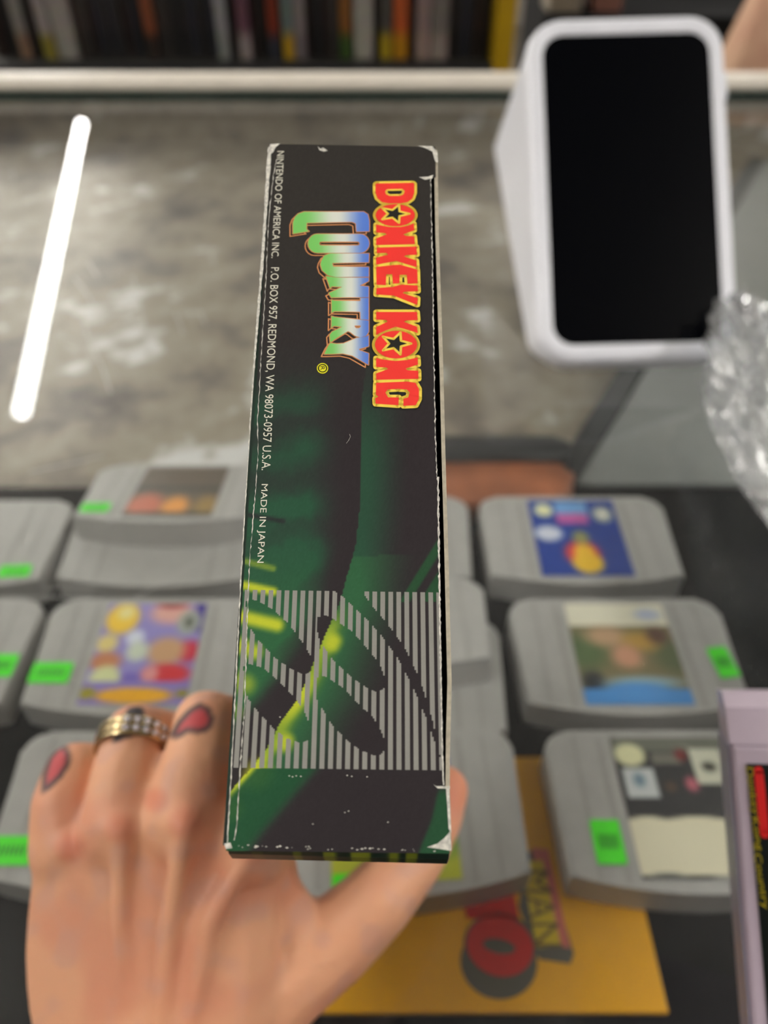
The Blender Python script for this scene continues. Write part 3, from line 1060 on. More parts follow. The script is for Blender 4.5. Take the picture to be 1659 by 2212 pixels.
def spine_colour(px, py):
    # leaf art: dark top, broad banana leaf, bright lower edge
    n = noise.noise(Vector((px * 0.012, py * 0.012, 0))) * 0.5 + noise.noise(Vector((px * 0.05, py * 0.05, 3))) * 0.25
    c = mixc(TOP, DARK, sstep(500, 1000, py))
    m = interp(MID, py)
    g = sstep(720, 1000, py)
    if px < m:
        left = sstep(m, m - 130, px)
        band = 0.5 + 0.5 * math.sin((py + (px - 600) * 0.22) / 19.0 + n * 3)
        band2 = 0.5 + 0.5 * math.sin((py - (px - 600) * 0.1) / 43.0)
        amt = g * left * (0.34 + 0.75 * band * (0.45 + 0.55 * band2) + 0.42 * sstep(1000, 1250, py))
        amt *= sstep(m - 20, m - 60 - 60 * (1 - sstep(1100, 1250, py)), px)
        c = mixc(c, mixc(GREEN, (46, 100, 62), sstep(1150, 1400, py)), min(1, amt * (1.15 + 0.25 * sstep(1200, 1300, py))))
        if py > 1400:               # the dark wedge under the leaf beside the bright rim
            c = mixc(c, DARK, (1 - sstep(0, 60, m - px - (25 + (py - 1400) * 0.25))) * sstep(1380, 1450, py))
    else:
        w_ = 120 if py < 1250 else 400
        amt = 1.15 * g * (1 - sstep(m + 5, m + (110 if py < 1200 else 150 + (py - 1200) * 0.12), px)) * (0.75 + 0.25 * sstep(1150, 1300, py))
        c = mixc(c, GREEN2 if py > 1200 else GREEN, min(1, amt))
        # bright rim
        b = sstep(1290, 1420, py)
        d = (px - m)
        c = mixc(c, MIDG, b * (1 - sstep(14, 50, d)) * 0.75)
        c = mixc(c, YEL, b * (1 - sstep(8, 34, d)) * (0.7 + 0.3 * math.sin(py / 26.0)))
    # yellow stripes of the leaf art at the left border
    for (x0, y0, x1, y1, r, a) in ((515, 1262, 590, 1278, 9, 1.0), (520, 1210, 590, 1228, 6, 0.5), (520, 1332, 598, 1350, 14, 1.0), (512, 1392, 550, 1408, 16, 0.9), (505, 1470, 530, 1478, 20, 0.6), (500, 1530, 512, 1540, 14, 0.35)):
        c = mixc(c, YEL, a * cap(px, py, x0, y0, x1, y1, r, r * 0.8))
    for (x0, y0, r) in ((722, 1385, 15), (560, 1670, 26), (505, 1745, 18), (618, 1600, 16)):
        c = mixc(c, YEL, 0.9 * cap(px, py, x0, y0, x0 - 4, y0 + 8, r, r * 0.8))
    c = mixc(c, (40, 44, 44), cap(px, py, 525, 1110, 612, 1126, 5, 4))
    # leaves that come in from the right
    q = (px - 880) - (1265 - py) * 0.62
    if 1130 < py < 1300:
        c = mixc(c, (38, 82, 50), 0.9 * sstep(0, 8, q) * (1 - sstep(22, 32, q)) * sstep(1130, 1170, py))
        c = mixc(c, (38, 82, 50), 0.9 * sstep(44, 52, q))
    if py > 1660:                   # below the stripes
        e = 690 - (py - 1660) * 0.86
        if px > m:
            c = mixc(c, (30, 82, 50), 0.9 * (1 - sstep(e - 30, e + 10, px)) * sstep(0, 20, px - m))
            c = mixc(c, DARK, sstep(e - 10, e + 20, px))
        e2 = 955 - (py - 1660) * 0.22 - sstep(1760, 1850, py) * 12
        c = mixc(c, (36, 84, 52), 0.9 * sstep(e2 - 4, e2 + 8, px) * sstep(1690, 1720, py))
    dot = noise.noise(Vector((px * 0.9, py * 0.9, 7))) * 5
    return tuple(max(0, v + dot) for v in c)


# stripes with rounded slanting gaps (read in the Z3 enlargement)
def in_cut(x, y):
    def inside(x, xl, xr, top, bot):
        return xl <= x <= xr and interp(top, x) <= y <= interp(bot, x)
    A = inside(x, 216, 642, [(216, 178), (250, 165), (300, 178), (400, 238), (500, 332), (600, 470), (642, 545)], [(216, 312), (240, 345), (300, 435), (400, 543), (500, 612), (570, 648), (610, 652), (630, 640), (642, 600)])
    B = inside(x, 682, 1124, [(682, 280), (740, 268), (800, 303), (900, 368), (1000, 478), (1090, 590), (1124, 690)], [(682, 400), (700, 440), (780, 558), (900, 668), (1000, 740), (1060, 765), (1100, 755), (1124, 735)])
    C = inside(x, 200, 632, [(200, 600), (240, 585), (330, 612), (430, 700), (540, 812), (600, 905), (632, 985)], [(200, 735), (230, 815), (300, 905), (400, 1012), (480, 1070), (560, 1098), (610, 1090), (632, 1060)])
    D = inside(x, 678, 1120, [(678, 675), (730, 665), (850, 742), (950, 850), (1040, 930), (1090, 1010), (1120, 1085)], [(678, 820), (780, 988), (900, 1108), (980, 1155), (1050, 1182), (1095, 1178), (1120, 1140)])
    E = 790 <= x <= 1482 and interp([(790, 90), (960, 100), (1040, 210), (1140, 330), (1250, 480), (1350, 690), (1430, 950), (1482, 1190)], x) <= y <= interp([(790, 110), (850, 150), (900, 198), (1000, 292), (1100, 402), (1200, 540), (1300, 730), (1400, 962), (1470, 1170), (1482, 1195)], x)
    return A or B or C or D or E


M_spine = mat('spine_print', (255, 255, 255), 0.42, attr='Print', bump=0.06, bscale=500, spec=0.28)


# panel outline in the photo: right border steps in between the two end tabs
def right_edge(py):
    full = 940 + (972 - 940) * (py - 318) / (1838 - 318)
    if 378 < py < 1697:
        return interp([(378, 932), (500, 932.5), (800, 938.5), (1000, 944.5), (1300, 950), (1472, 954), (1697, 958)], py)
    return full


def left_edge(py):
    return 588 + (489 - 588) * (py - 312) / (1826 - 312)


rows = []
ys = []
y = 311.0
while y < 1836:
    ys.append(y)
    y += 5.0 if (y < 1268 or y > 1668) else 1.6
ys += [377.5, 378.5, 1696.5, 1697.5, 1838.0, 1273.0, 1274.0, 1658.0, 1659.2]
ys = sorted(set(ys))
nx_bg = 25
cols = []                            # parameter across, aligned with the stripe borders
u0, pit, duty = 0.0205, 0.0396, 0.58
ub = [0.0]
for k in range(25):
    cc = u0 + k * pit
    l_, r_2 = cc - pit * duty / 2, cc + pit * duty / 2
    if k == 0: l_ = max(l_, 0.006)
    ub += [l_, l_ + (r_2 - l_) / 3, l_ + (r_2 - l_) * 2 / 3, r_2]
    ub.append(r_2 + pit * (1 - duty) / 2)
ub = [u for u in ub if u <= 1.0] + [1.0]
ub = sorted(set(round(u, 5) for u in ub))
stripe_of = lambda u: any(abs(u - (u0 + k * pit)) < pit * duty / 2 for k in range(25)) and u > 0.004
verts = []; vcol = []
for y in ys:
    # stripes sit in the frame of the full panel, so the stepped border just trims them
    l = left_edge(y); rf = 940 + 32 * (y - 318) / 1520.0
    rr = right_edge(y)
    dy = 6.0 * (y - 312) / 1520
    for u in ub:
        xx = min(l + (rf - l) * u, rr)
        yy = y + (6 + 0.0 * dy) * u * (1.0 if y < 400 else 1.0)
        verts.append((*sp(xx, yy if y > 330 else yy), 0.0))
        vcol.append(lin(spine_colour(xx, yy)))
nU = len(ub)
faces = []; fcol = []
STR = lin((150, 148, 141))
for j in range(len(ys) - 1):
    ym = (ys[j] + ys[j + 1]) / 2
    for i in range(nU - 1):
        a = j * nU + i
        q4 = (a, a + 1, a + nU + 1, a + nU)
        if verts[a][0] >= verts[a + 1][0] - 1e-9 and verts[a + nU][0] >= verts[a + nU + 1][0] - 1e-9: continue
        faces.append(q4[::-1])
        um = (ub[i] + ub[i + 1]) / 2
        l = left_edge(ym); rf = 940 + 32 * (ym - 318) / 1520.0
        xm = l + (rf - l) * um
        if 1273.5 < ym < 1658.6 and stripe_of(um) and not in_cut((xm - 460) * 3.0164, (ym + 6 * um - 1240) * 3.0164):
            gr = 1 + 0.05 * noise.noise(Vector((xm * 0.7, ym * 0.7, 1)))
            fcol.append([tuple(v * gr for v in STR)] * 4)
        else:
            fcol.append([vcol[k_] for k_ in q4[::-1]])
me = bpy.data.meshes.new('spine')
me.from_pydata(verts, [], faces)
ca = me.color_attributes.new('Print', 'FLOAT_COLOR', 'CORNER')
buf = []
for fc in fcol:
    for c3 in fc: buf.extend((*c3, 1))
ca.data.foreach_set('color', buf)
spine = link('spine', me, M_spine, held)

# carton body behind the spine
DP = 0.178
M_cardg = mat('jungle_card', (26, 56, 42), 0.38, var=0.35, scale=60, coat=0.15)
M_cream = mat('cream_card_edge', (200, 190, 168), 0.8, var=0.15, scale=900)
M_slit_shade = mat('slit_shade_black', (6, 6, 6), 0.9)  # shade inside the slit put into the colour
M_worn = mat('worn_white', (242, 238, 226), 0.8, var=0.25, scale=1500)
cs = [sp(*p) for p in c4]
wx = (cs[1][0] + cs[2][0]) / 2


def panel(name, pts3, thick, m):
    """sheet of card through 4+ points, given thickness along its normal"""
    bm = bmesh.new()
    P = [Vector(p) for p in pts3]
    nrm = (P[1] - P[0]).cross(P[-1] - P[0]).normalized() * thick
    a = [bm.verts.new(p) for p in P]; b_ = [bm.verts.new(p + nrm) for p in P]
    bm.faces.new(a); bm.faces.new(b_[::-1])
    for i in range(len(P)):
        bm.faces.new((a[i], a[(i + 1) % len(P)], b_[(i + 1) % len(P)], b_[i]))
    return from_bm(name, bm, m, held)


(tlx, tly), (trx, try_), (brx, bry), (blx, bly) = cs
e = 0.0006
panel('back_panel', [(tlx, tly, -0.0001), (tlx + 0.001, tly, -DP), (blx + 0.001, bly, -DP), (blx, bly, -0.0001)], 0.0005, M_cardg)
# front panel: its raw cream edge stands beside the gap
fe = [sp(945, 322), sp(948, 500), sp(958, 800), sp(963, 1000), sp(969, 1200), sp(974, 1400), sp(976, 1472), sp(973, 1600), sp(972, 1700), sp(976, 1838)]
bm = bmesh.new()
th = 0.00062
fa = []
for (x, y) in fe:
    fa.append([bm.verts.new(q) for q in ((x - th, y, -0.0007), (x, y, -0.0007), (x - 0.0006, y, -DP), (x - th - 0.0006, y, -DP))])
for a, b2 in zip(fa, fa[1:]):
    for i in range(4):
        bm.faces.new((a[i], a[(i + 1) % 4], b2[(i + 1) % 4], b2[i]))
bm.faces.new(fa[0]); bm.faces.new(fa[-1][::-1])
front = from_bm('front_panel', bm, [M_slit_shade, M_cardg], held)  # inner faces painted black as shade, outer face green card
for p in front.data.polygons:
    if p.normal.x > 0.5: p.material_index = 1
bm = bmesh.new()
fa = []
for (x, y) in fe:
    fa.append([bm.verts.new(q) for q in ((x - th, y, -0.0002), (x, y, -0.0002), (x, y, -0.0007), (x - th, y, -0.0007))])
for a, b2 in zip(fa, fa[1:]):
    for i in range(4):
        bm.faces.new((a[i], a[(i + 1) % 4], b2[(i + 1) % 4], b2[i]))
bm.faces.new(fa[0]); bm.faces.new(fa[-1][::-1])
tag(from_bm('raw_edge', bm, M_cream, front), 'cream raw cardboard edge')
# top, bottom and far end
panel('top_panel', [(tlx, tly, -0.0004), (trx, try_, -0.0004), (trx - 0.001, try_, -DP), (tlx + 0.001, tly, -DP)], -0.0005, M_cardg)
panel('far_panel', [(tlx + 0.001, tly, -DP), (trx - 0.001, try_, -DP), (brx - 0.001, bry, -DP), (blx + 0.001, bly, -DP)], -0.0005, M_cardg)
# black sheet standing in for the shade inside the slit
panel('slit_shade', [(trx - 0.0075, try_ - 0.001, -0.006), (trx - 0.0010, try_ - 0.001, -0.006), (brx - 0.0010, bry + 0.001, -0.006), (brx - 0.0075, bry + 0.001, -0.006)], 0.0005, M_slit_shade)


# bottom end panel bulges out under the spine: bright blotches on dark green
def bot_pos(u, v):
    x = blx + (brx - blx) * u
    y = bly + (bry - bly) * u
    k_ = [(0, 0, 0), (0.3, 0.0009, 0.0016), (0.62, 0.0019, 0.0030), (1, 0.0036, 0.011)]
    # v: 0 at the spine, 1 deep inside
    if v < 0.35:
        t = v / 0.35; off = 0.0013 * t; dz = 0.0022 * t
    elif v < 0.6:
        t = (v - 0.35) / 0.25; off = 0.0013 + 0.0009 * t; dz = 0.0022 + 0.0032 * t
    else:
        t = (v - 0.6) / 0.4; off = 0.0022 * (1 - t * 0.9); dz = 0.0054 + (DP - 0.0054) * t
    return (x, y - off, -dz - 0.0001)


def bot_col(u, v):
    c = (24, 50, 38)
    for (a, r, k_) in ((0.13, 0.03, 0.2), (0.31, 0.022, 0.6), (0.46, 0.035, 0.9), (0.60, 0.055, 1.0), (0.75, 0.03, 0.9), (0.83, 0.03, 0.9)):
        c = mixc(c, (150, 160, 40), k_ * (1 - sstep(r * 0.6, r, abs(u - a))))
    return c


colour_grid('bottom_panel', 80, 20, bot_pos, bot_col, M_spine, held)

# worn white creases and corners
bm = bmesh.new()


def rough_line(pts, w0, w1, z, wob=0.4, step=7.0, gap=0.0):
    """ragged line; widths in photo pixels"""
    P = []
    for (a, b2) in zip(pts, pts[1:]):
        L = math.hypot(b2[0] - a[0], b2[1] - a[1]); n = max(1, int(L / step))
        for i in range(n): P.append((a[0] + (b2[0] - a[0]) * i / n, a[1] + (b2[1] - a[1]) * i / n))
    P.append(pts[-1])
    N = len(P); prev = None
    for i, (x, y) in enumerate(P):
        t = i / (N - 1)
        w_ = (w0 + (w1 - w0) * t) * (1 + wob * random.uniform(-1, 1))
        if random.random() < gap: w_ *= 0.15
        xo = x + random.uniform(-1, 1) * wob * 1.2
        a, b2 = sp(xo - w_ / 2, y), sp(xo + w_ / 2, y)
        cur = (bm.verts.new((a[0], a[1], z)), bm.verts.new((b2[0], b2[1], z)))
        if prev: bm.faces.new((prev[0], prev[1], cur[1], cur[0]))
        prev = cur


def patch(pts, z=0.00006):
    fill(bm, [[sp(*p) for p in pts]], z)


rough_line([(583, 318), (576, 420), (567, 560), (556, 700), (548, 800)], 8, 4, 0.00005, 0.3)  # worn left crease, its highlight painted into the white as well
rough_line([(548, 800), (540, 920), (533, 1040)], 3, 1.6, 0.00005, 0.4, gap=0.2)
rough_line([(533, 1040), (520, 1260), (508, 1500), (498, 1700), (491, 1820)], 2.2, 2.6, 0.00005, 0.5)
rough_line([(597, 345), (590, 385), (583, 450), (578, 520), (575, 600), (570, 680), (564, 770), (560, 850), (556, 910), (558, 975), (552, 1060), (546, 1130), (540, 1200), (537, 1270), (532, 1400), (529, 1520), (520, 1640), (512, 1780), (506, 1815)], 1.3, 1.8, 0.00006, 0.7, 6, 0.1)
rough_line([(930, 380), (934, 560), (937, 760), (941, 960), (944, 1030)], 1.5, 2.0, 0.00006, 0.8, 5, 0.15)
rough_line([(946, 1030), (948, 1180), (950, 1330), (953, 1500), (955, 1600), (958, 1696)], 4.0, 3.0, 0.00006, 0.5, 5)
rough_line([(591, 312), (760, 312.5), (900, 316)], 2, 2, 0.00005, 0.3)
patch([(583, 312), (606, 310), (596, 318), (590, 330), (582, 334)])
patch([(900, 315), (934, 316), (945, 330), (946, 352), (940, 350), (934, 328), (918, 320)])
patch([(686, 316), (692, 322), (698, 319), (708, 326), (700, 328), (690, 325)])
patch([(905, 383), (925, 382), (936, 378), (934, 386), (918, 389)])
patch([(936, 1694), (942, 1698), (972, 1698), (972, 1704), (945, 1703)])
patch([(922, 1830), (945, 1822), (960, 1810), (972, 1796), (975, 1838), (950, 1834)])
patch([(963, 1700), (970, 1704), (972, 1740), (975, 1800), (969, 1790), (966, 1740)])
patch([(484, 1822), (498, 1820), (502, 1832), (488, 1834)])
for k in range(34):
    x = random.uniform(505, 940)
    y = 1824 + (x - 489) * 0.025 + random.uniform(0, 6)
    rr_ = random.uniform(1.2, 4)
    patch([(x - rr_, y), (x, y - rr_ * 0.5), (x + rr_, y), (x, y + rr_ * 0.5)])
for (x, y) in ((625, 1676), (632, 1678), (640, 1676), (650, 1677), (750, 1675), (760, 1677), (793, 1678), (753, 1752), (676, 1780), (838, 1776), (605, 1549), (745, 1755)):
    patch([(x - 2.2, y), (x, y - 1.5), (x + 2.2, y), (x, y + 1.5)])
rough_line([(755, 938), (757, 944), (753, 952), (748, 958)], 1.0, 0.8, 0.00006, 0.2, 2)
flat_obj('worn_edges', bm, M_worn, spine)

# ---- title
M_tred = mat('title_red', (255, 58, 50), 0.4, var=0.0)
M_tyel = mat('title_yellow', (255, 222, 84), 0.4, var=0.0)
M_toutl = mat('title_orange_line', (222, 150, 96), 0.4, var=0.0)
M_tdark = mat('title_shadow', (34, 18, 12), 0.5, var=0.0)
M_bg = mat('title_hole_black', (30, 30, 26), 0.4, var=0.0)


def ell(cx, cy, rx, ry, n=40):
    return [(cx + rx * math.cos(2 * PI * k / n), cy + ry * math.sin(2 * PI * k / n)) for k in range(n)]


def star(cx, cy, rx, ry, inner=0.42):
    return [(cx + rx * (1 if k % 2 == 0 else inner) * math.cos(PI * k / 5), cy + ry * (1 if k % 2 == 0 else inner) * math.sin(PI * k / 5)) for k in range(10)]


RED = [
    ([(1000, 400), (1008, 395), (1298, 390), (1308, 398), (1308, 470), (1292, 515), (1255, 543), (1200, 553), (1110, 553), (1050, 543), (1015, 512), (1000, 470)], [(1095, 448), (1210, 446), (1222, 458), (1215, 478), (1195, 487), (1115, 488), (1092, 478), (1085, 460)]),
    ([(1155 + 158 * math.cos(a), 645 + 92 * math.sin(a)) for a in [(-62 + k * 304 / 40) * PI / 180 for k in range(0)]] or ell(1157, 648, 156, 88), star(1150, 637, 120, 76)),
    ([(1005, 722), (1060, 732), (1110, 742), (1200, 742), (1260, 730), (1305, 712), (1308, 768), (1222, 800), (1240, 812), (1308, 815), (1312, 878), (1005, 885), (1005, 832), (1090, 800), (1075, 790), (1005, 785)], None),
    ([(1010, 905), (1325, 897), (1330, 962), (1245, 966), (1225, 975), (1325, 1008), (1328, 1062), (1165, 1012), (1130, 1018), (1005, 1042), (1005, 985), (1100, 962), (1085, 948), (1010, 950)], None),
    ([(1005, 1060), (1130, 1045), (1195, 1042), (1332, 1080), (1335, 1190), (1255, 1195), (1248, 1122), (1192, 1122), (1190, 1190), (1138, 1192), (1134, 1118), (1085, 1118), (1082, 1205), (1008, 1200)], None),
    ([(1008, 1228), (1140, 1218), (1205, 1200), (1335, 1208), (1338, 1252), (1228, 1258), (1215, 1268), (1335, 1308), (1332, 1362), (1145, 1288), (1005, 1278)], None),
    ([(1005, 1418), (1330, 1418), (1335, 1482), (1245, 1486), (1225, 1496), (1330, 1536), (1335, 1585), (1260, 1560), (1160, 1535), (1080, 1565), (1005, 1600), (1005, 1538), (1095, 1496), (1085, 1482), (1005, 1478)], None),
    (ell(1163, 1678, 168, 110), star(1160, 1670, 124, 92)),
    ([(1005, 1785), (1075, 1798), (1160, 1808), (1250, 1800), (1335, 1780), (1338, 1836), (1240, 1868), (1255, 1882), (1340, 1886), (1342, 1950), (1005, 1958), (1005, 1908), (1100, 1872), (1085, 1860), (1005, 1855)], None),
    ([(1005, 1982), (1250, 1972), (1318, 1982), (1345, 2030), (1345, 2110), (1320, 2160), (1222, 2165), (1222, 2108), (1260, 2098), (1272, 2060), (1250, 2035), (1180, 2030), (1095, 2035), (1078, 2060), (1100, 2098), (1185, 2098), (1182, 2160), (1000, 2148), (998, 2105), (1022, 2092), (1002, 2075)], None),
]
bmy = bmesh.new(); bmr = bmesh.new(); bmk = bmesh.new()
HWY = 0.0000179 * 24
px_mm = math.hypot(Z1((1010, 600))[0] - Z1((1110, 600))[0], 0) / 100
bms = bmesh.new()
for i, (outer, hole) in enumerate(RED):
    po = [Z1(p) for p in outer]
    stroke(bmy, po, px_mm * 22, 0.00008 + i * 1e-6)
    stroke(bms, po, px_mm * 31, 0.00005)
    if hole:
        ph = [Z1(p) for p in hole]
        fill(bmr, [po, ph], 0.00011)
        stroke(bmy, ph, px_mm * 9, 0.00013)
        fill(bmk, [ph], 0.00009 + 0.00001)
    else:
        fill(bmr, [po], 0.00011)
title = flat_obj('title_outline', bmy, M_tyel, spine)
flat_obj('title_red_letters', bmr, M_tred, spine)
flat_obj('title_counters', bmk, M_bg, spine)
flat_obj('title_halo', bms, M_bg, spine)

# second word: green - white - blue across the letters, thin orange outline and dark extrusion
M_grad = bpy.data.materials.new('title_gradient')
M_grad.use_nodes = True
nt = M_grad.node_tree
b = nt.nodes['Principled BSDF']; b.inputs['Roughness'].default_value = 0.38
a = nt.nodes.new('ShaderNodeAttribute'); a.attribute_name = 'Print'
nt.links.new(a.outputs['Color'], b.inputs['Base Color'])


def stad(x0, x1, y0, y1, n=10):
    r = (y1 - y0) / 2; cy = (y0 + y1) / 2; rx = r * 1.0
    return [(x1 - rx + rx * math.cos(t), cy + r * math.sin(t)) for t in [-PI / 2 + PI * k / n for k in range(n + 1)]] + [(x0 + rx + rx * math.cos(t), cy + r * math.sin(t)) for t in [PI / 2 + PI * k / n for k in range(n + 1)]]


CTRY = [
    ([(343, 705), (360, 660), (385, 636), (430, 620), (905, 620), (938, 640), (950, 690), (950, 775), (848, 778), (843, 712), (812, 700), (452, 708), (450, 760), (470, 775), (343, 795)], None),
    (stad(463, 950, 797, 947), stad(558, 868, 862, 884)),
    ([(948, 952), (640, 952), (592, 968), (568, 1012), (562, 1042), (575, 1085), (620, 1125), (680, 1140), (946, 1137), (946, 1060), (662, 1056), (655, 1028), (946, 1022)], None),
    ([(605, 1132), (690, 1144), (945, 1144), (945, 1172), (872, 1208), (945, 1216), (945, 1300), (648, 1302), (628, 1268), (735, 1218), (650, 1214), (640, 1232)], None),
    ([(650, 1320), (672, 1328), (878, 1330), (880, 1306), (945, 1304), (945, 1480), (880, 1476), (878, 1416), (672, 1412), (650, 1425)], None),
    ([(650, 1450), (672, 1458), (945, 1486), (945, 1575), (925, 1608), (880, 1620), (835, 1606), (800, 1578), (780, 1570), (690, 1625), (640, 1660), (635, 1600), (655, 1575), (735, 1536), (668, 1528), (648, 1545)], [(838, 1530), (878, 1530), (868, 1542), (848, 1542)]),
    ([(592, 1752), (622, 1690), (640, 1665), (690, 1672), (745, 1668), (850, 1624), (930, 1612), (945, 1600), (945, 1690), (868, 1712), (872, 1722), (945, 1748), (943, 1838), (815, 1765), (740, 1748), (640, 1752)], None),
]
bmo = bmesh.new(); bmd = bmesh.new(); bmo2 = bmesh.new()
gv = []; gf = []; gc_ = []
for i, (outer, hole) in enumerate(CTRY):
    po = [Z1(p) for p in outer]
    sh_ = [Z1((p[0] - 24, p[1] + 20)) for p in outer]
    fill(bmd, [sh_], 0.00004)
    stroke(bmo2, sh_, px_mm * 4.5, 0.00005)
    for p, q in zip(outer, outer[1:] + outer[:1]):
        try:
            bmd.faces.new([bmd.verts.new((*Z1(r), 0.000045)) for r in (p, q, (q[0] - 24, q[1] + 20), (p[0] - 24, p[1] + 20))])
        except ValueError:
            pass
    stroke(bmo, po, px_mm * 6.5, 0.00007)
    loops = [outer] + ([hole] if hole else [])
    if hole:
        ph = [Z1(p) for p in hole]
        stroke(bmo, ph, px_mm * 5, 0.0001)
    tb = bmesh.new()
    fill(tb, [[Vector((p[0], p[1])) for p in lp] for lp in loops], 0)
    for xcut in range(360, 950, 30):
        bmesh.ops.bisect_plane(tb, geom=tb.verts[:] + tb.edges[:] + tb.faces[:], plane_co=(xcut, 0, 0), plane_no=(1, 0, 0))
    base = len(gv)
    tb.verts.index_update()
    x0 = min(p[0] for p in outer); x1 = 950
    for v in tb.verts:
        gv.append((*Z1((v.co.x, v.co.y)), 0.000085))
        t = (v.co.x - x0) / (x1 - x0)
        c = mixc((126, 208, 104), (226, 230, 218), sstep(0.12, 0.55, t))
        c = mixc(c, (92, 132, 222), sstep(0.58, 0.95, t))
        gc_.append(lin(c))
    for f in tb.faces:
        gf.append([base + v.index for v in f.verts])
    tb.free()
me = bpy.data.meshes.new('title_gradient_letters')
me.from_pydata(gv, [], gf)
ca = me.color_attributes.new('Print', 'FLOAT_COLOR', 'POINT')
ca.data.foreach_set('color', [v for c in gc_ for v in (*c, 1)])
bm = bmesh.new(); bm.from_mesh(me); up_normals(bm); bm.to_mesh(me); bm.free()
link('title_gradient_letters', me, M_grad, spine)
flat_obj('title_fine_outline', bmo, M_toutl, spine)
flat_obj('title_extrusion', bmd, M_tdark, spine)
flat_obj('title_extrusion_outline', bmo2, M_toutl, spine)
# registered mark
M_rg = mat('mark_yellow', (238, 232, 40), 0.4, var=0.0)
bm = bmesh.new(); fill(bm, [[Z1(p) for p in ell(578, 1865, 45, 42)]], 0.00005); flat_obj('registered_disc', bm, M_rg, spine)
bm = bmesh.new(); stroke(bm, [Z1(p) for p in ell(578, 1865, 33, 30)], px_mm * 4, 0.00007); flat_obj('registered_ring', bm, M_bg, spine)


def line_text(name, body, p0, p1, q0, m, z, parent=spine, spacing=1.0):
    """p0 -> p1 runs along the baseline, q0 is above p0 at cap height (photo pixels)"""
    a, b_, c_ = (Vector(sp(*p)) for p in (p0, p1, q0))
    return fit_text(name, body, m, parent, lambda s, t: (a.x + (b_.x - a.x) * s + (c_.x - a.x) * t, a.y + (b_.y - a.y) * s + (c_.y - a.y) * t, z), spacing)


pz1 = lambda x, y: (540 + x / 3.6867, 290 + y / 3.6867)
line_text('registered_letter', 'R', pz1(562, 1850), pz1(562, 1880), pz1(596, 1850), M_bg, 0.00007)
M_addr = mat('address_print', (232, 228, 210), 0.45, var=0.0)
line_text('address_print', 'NINTENDO OF AMERICA INC.', (599, 327), (586, 558), (614, 327), M_addr, 0.00007)
line_text('address_print', 'P.O. BOX 957, REDMOND, WA 98073-0957 U.S.A.', (583, 578), (562, 1016), (603, 578), M_addr, 0.00007)
line_text('address_print', 'MADE IN JAPAN', (561, 1046), (551, 1216), (579, 1046), M_addr, 0.00007)

# ------------------------------------------------------------------ the hand
M_skin = mat('skin', (255, 255, 255), 0.48, attr='Skin', bump=0.25, bscale=420, sss=0.12, spec=0.35)
hb = bmesh.new()


def ball(p, r, sub=2):
    bmesh.ops.create_icosphere(hb, subdivisions=sub, radius=r, matrix=Matrix.Translation(p))


def limb(pts):
    """pts: (px, py, depth, radius)"""
    P = [(at(a, b_, c), r) for a, b_, c, r in pts]
    for (a, ra), (b_, rb) in zip(P, P[1:]):
        L = (b_ - a).length
        n = max(1, int(L / 0.0022))
        for i in range(n + 1):
            t = i / n
            ball(a.lerp(b_, t), ra + (rb - ra) * t)


mm = 0.001
# fingers: knuckle, middle joint, end joint, tip
FING = {
    'little': [(150, 1830, .228, 12.0 * mm), (140, 1740, .231, 10.2 * mm), (160, 1668, .238, 9.4 * mm), (255, 1660, .256, 8.4 * mm), (345, 1690, .262, 7.4 * mm), (420, 1705, .262, 6.8 * mm)],
    'ring': [(262, 1790, .222, 12.5 * mm), (272, 1690, .228, 10.8 * mm), (292, 1586, .240, 9.8 * mm), (400, 1600, .258, 8.8 * mm), (500, 1640, .264, 8.0 * mm), (580, 1650, .264, 7.2 * mm)],
    'middle': [(400, 1775, .220, 12.8 * mm), (425, 1665, .226, 11.2 * mm), (444, 1560, .238, 10.2 * mm), (530, 1570, .255, 9.0 * mm), (590, 1600, .262, 8.0 * mm), (640, 1610, .262, 7.2 * mm)],
    'index': [(545, 1820, .222, 12.8 * mm), (570, 1720, .228, 11.2 * mm), (590, 1620, .240, 10.0 * mm), (625, 1560, .250, 8.8 * mm), (640, 1500, .256, 8.0 * mm), (645, 1440, .258, 7.0 * mm)],
}
for f in FING.values():
    limb(f)
# thumb
limb([(500, 2230, .228, 16 * mm), (610, 2110, .232, 15.5 * mm), (722, 2032, .236, 13.2 * mm), (818, 1942, .238, 11.6 * mm), (892, 1850, .246, 10.6 * mm), (940, 1762, .256, 9.6 * mm), (962, 1705, .262, 8.2 * mm)])
# web between thumb and index
limb([(545, 1830, .226, 12 * mm), (578, 1930, .232, 10.5 * mm), (635, 2025, .234, 11.5 * mm), (715, 2040, .236, 12.5 * mm)])
limb([(500, 1880, .226, 13 * mm), (560, 2000, .232, 13 * mm), (610, 2110, .236, 15 * mm)])
# palm: grid between knuckles and wrist
top_ = [(160, 1860, .229), (262, 1820, .224), (400, 1805, .222), (520, 1850, .225)]
wr_ = [(215, 2330, .218), (300, 2330, .214), (400, 2330, .214), (490, 2330, .218)]


def lerp3(a, b_, t): return tuple(a[i] + (b_[i] - a[i]) * t for i in range(3))


for j in range(26):
    tv = j / 25
    for i in range(13):
        tu = i / 12 * 3
        k = min(2, int(tu)); fr_ = tu - k
        a = lerp3(top_[k], top_[k + 1], fr_); c2 = lerp3(wr_[k], wr_[k + 1], fr_)
        p = lerp3(a, c2, tv)
        bow = -0.0 + 40 * math.sin(PI * tv) * (fr_ * 0 + (-1 if i < 4 else 0.3))
        ball(at(p[0] + bow * 0.8, p[1], p[2]), (12.5 + 1.5 * tv) * mm, 1)
